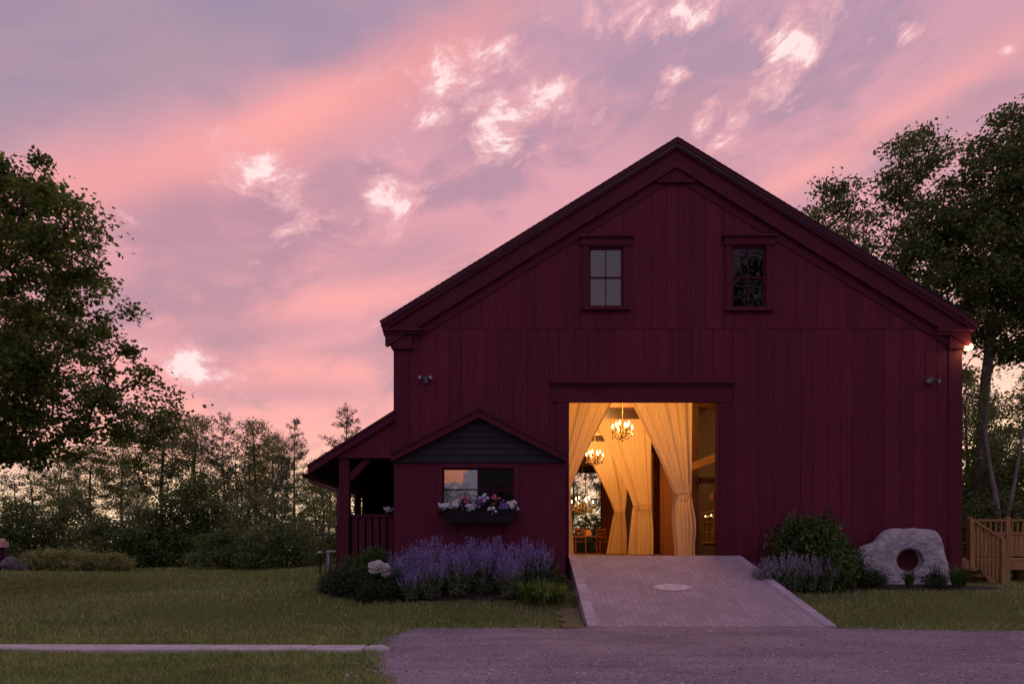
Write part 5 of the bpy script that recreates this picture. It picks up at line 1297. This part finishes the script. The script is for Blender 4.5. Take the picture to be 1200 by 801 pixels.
def strap(seed, n, L, W, mat='daylily', name='daylily', spread=.75):
    rg = np.random.default_rng(seed); t = thing(name, 'x', 'plant', (0, 0, 0), 'strap leaved plants'); k = MB()
    for i in range(n):
        a = rg.uniform(0, 6.28); r0 = .07 * rg.random(); l = L * rg.uniform(.6, 1.1); sp_ = spread * rg.uniform(.35, 1.1); w_ = W * rg.uniform(.7, 1.2); pts = []
        for s in range(6):
            f = s / 5; r = r0 + l * sp_ * (f ** 1.3); z = l * (f * 1.15 - .98 * sp_ * f ** 2.2); pts.append((r, z, w_ * (1 - f ** 2.5) * (.6 + .8 * f * (1 - f) * 2)))
        c, s_ = math.cos(a), math.sin(a); b0 = len(k.v)
        for r, z, w2 in pts: k.v += [(c * r - s_ * w2, s_ * r + c * w2, z), (c * r + s_ * w2, s_ * r - c * w2, z)]
        k.f += [(b0 + 2 * j, b0 + 2 * j + 1, b0 + 2 * j + 3, b0 + 2 * j + 2) for j in range(5)]
    me = bpy.data.meshes.new('leaves'); me.from_pydata(k.v, [], k.f); me.update(); link_mesh('leaves', me, M[mat], t); return t
dl = strap(100, 150, .62, .012, spread=.95)
for i, (px, d, s, lab) in enumerate([(617, 12.75, .95, 'daylily clump of arching leaves in front of the last catmint'), (636, 12.65, 1.05, 'largest daylily clump of arching leaves near the ramp'), (655, 12.75, .85, 'daylily clump touching the ramp edge'), (641, 13.1, .8, 'daylily clump half hidden behind the largest one')]):
    o = dl if i == 0 else copy_tree(dl); place(o, px, d, 0, s, i * 1.1); o['label'] = lab; o['group'] = 'daylilies beside the ramp'
ir = strap(101, 110, .56, .010, 'shrub', 'iris', .6)
for i, (px, d, s, lab) in enumerate([(1066, 13.9, .85, 'spiky leaved plant growing before the hole of the boulder'), (1121, 13.9, 1.0, 'spiky leaved plant at the deck side of the boulder'), (1128, 14.1, .8, 'smaller spiky plant at the barn corner next to the deck stair')]):
    o = ir if i == 0 else copy_tree(ir); place(o, px, d, 0, s, i * 1.7); o['label'] = lab; o['group'] = 'spiky plants around the boulder'
lowb = bush(110, .34, .42, 60, 60, .05, 'shrub_low', .09, 'low_shrub', 'low shrubs in the beds', 'shrub')
lows = [(387, 13.6, .70, 'low dark shrub at the rounded tip of the bed'), (402, 13.4, .82, 'low dark shrub second from the rounded tip of the bed'), (419, 13.3, .88, 'low dark shrub between the bed tip and the white rock'), (431, 12.95, .66, 'low dark shrub directly in front of the white rock'), (412, 14.0, .9, 'dark shrub at the foot of the porch railing, behind the low ones'),
        (459, 13.0, .8, 'low dark shrub between the white rock and the catmint'), (1025, 14.0, .62, 'small grey green shrub at the low end of the boulder'), (1097, 13.9, .66, 'small grey green shrub under the high end of the boulder'), (1002, 14.2, 1.0, 'dark shrub between the large round shrub and the boulder'), (1012, 13.95, .55, 'tiny shrub touching the low end of the boulder'), (645, 13.45, .9, 'low dark shrub in the annex corner behind the daylilies')]
for i, (px, d, s, lab) in enumerate(lows):
    o = lowb if i == 0 else copy_tree(lowb); place(o, px, d, -.02, s, i * 2.1); o['label'] = lab
porchb = bush(111, .62, .95, 150, 75, .075, 'shrub', .13, 'round_shrub', 'round green shrubs in the beds', 'shrub')
o = place(porchb, 438, 14.1, 0, .72); o['label'] = 'rounded green shrub in front of the porch railing'
bigb = copy_tree(porchb); place(bigb, 947, 14.3, 0, 1.0, 1.2); bigb.scale = (1.25, 1.0, 1.36); bigb['label'] = 'large round green shrub against the barn wall beside the ramp'
o = copy_tree(porchb); place(o, 968, 14.25, 0, .98, 2.9); o['label'] = 'smaller green shrub merging with the large round one, boulder side'
o = copy_tree(porchb); place(o, 419, 14.5, 0, .56, 2.2); o['label'] = 'smaller green shrub beside the porch post'
lA = catmint(92, .78, .36, 60, 'purple_pale')
for i, (px, d, s, lab) in enumerate([(892, 13.5, .72, 'pale lavender clump nearest the ramp edge'), (909, 13.5, .88, 'pale lavender clump second from the ramp'), (928, 13.5, .95, 'pale lavender clump in front of the large round shrub'), (948, 13.5, .92, 'pale lavender clump below the middle of the large round shrub'), (968, 13.55, .86, 'pale lavender clump on the boulder side of the large round shrub')]):
    o = lA if i == 0 else copy_tree(lA); place(o, px, d, 0, s, i * 1.9); o['label'] = lab; o['group'] = 'pale lavender by the ramp'
yel = bush(112, .75, .62, 70, 70, .09, 'shrub_yellow', .15, 'yellow_shrub', 'yellow green shrubs at the lawn edge', 'shrub')
for i, (px, d, s, lab) in enumerate([(50, 29.5, 1.1, 'yellow green shrub next to the field stones'), (72, 29.2, 1.1, 'yellow green shrub second from the field stones'), (95, 29.0, 1.0, 'pale yellow green shrub in the middle of the row'), (116, 28.8, .9, 'yellow green shrub second from the open lawn end of the row'), (136, 28.6, .95, 'green shrub ending the yellow green row')]):
    o = yel if i == 0 else copy_tree(yel); place(o, px, d, -.03, s, i * 1.4); o['label'] = lab

# every label is set; drop nothing else at top level
for o in list(COL.objects):
    if o.get('label') == 'x': o['label'] = 'green plant'
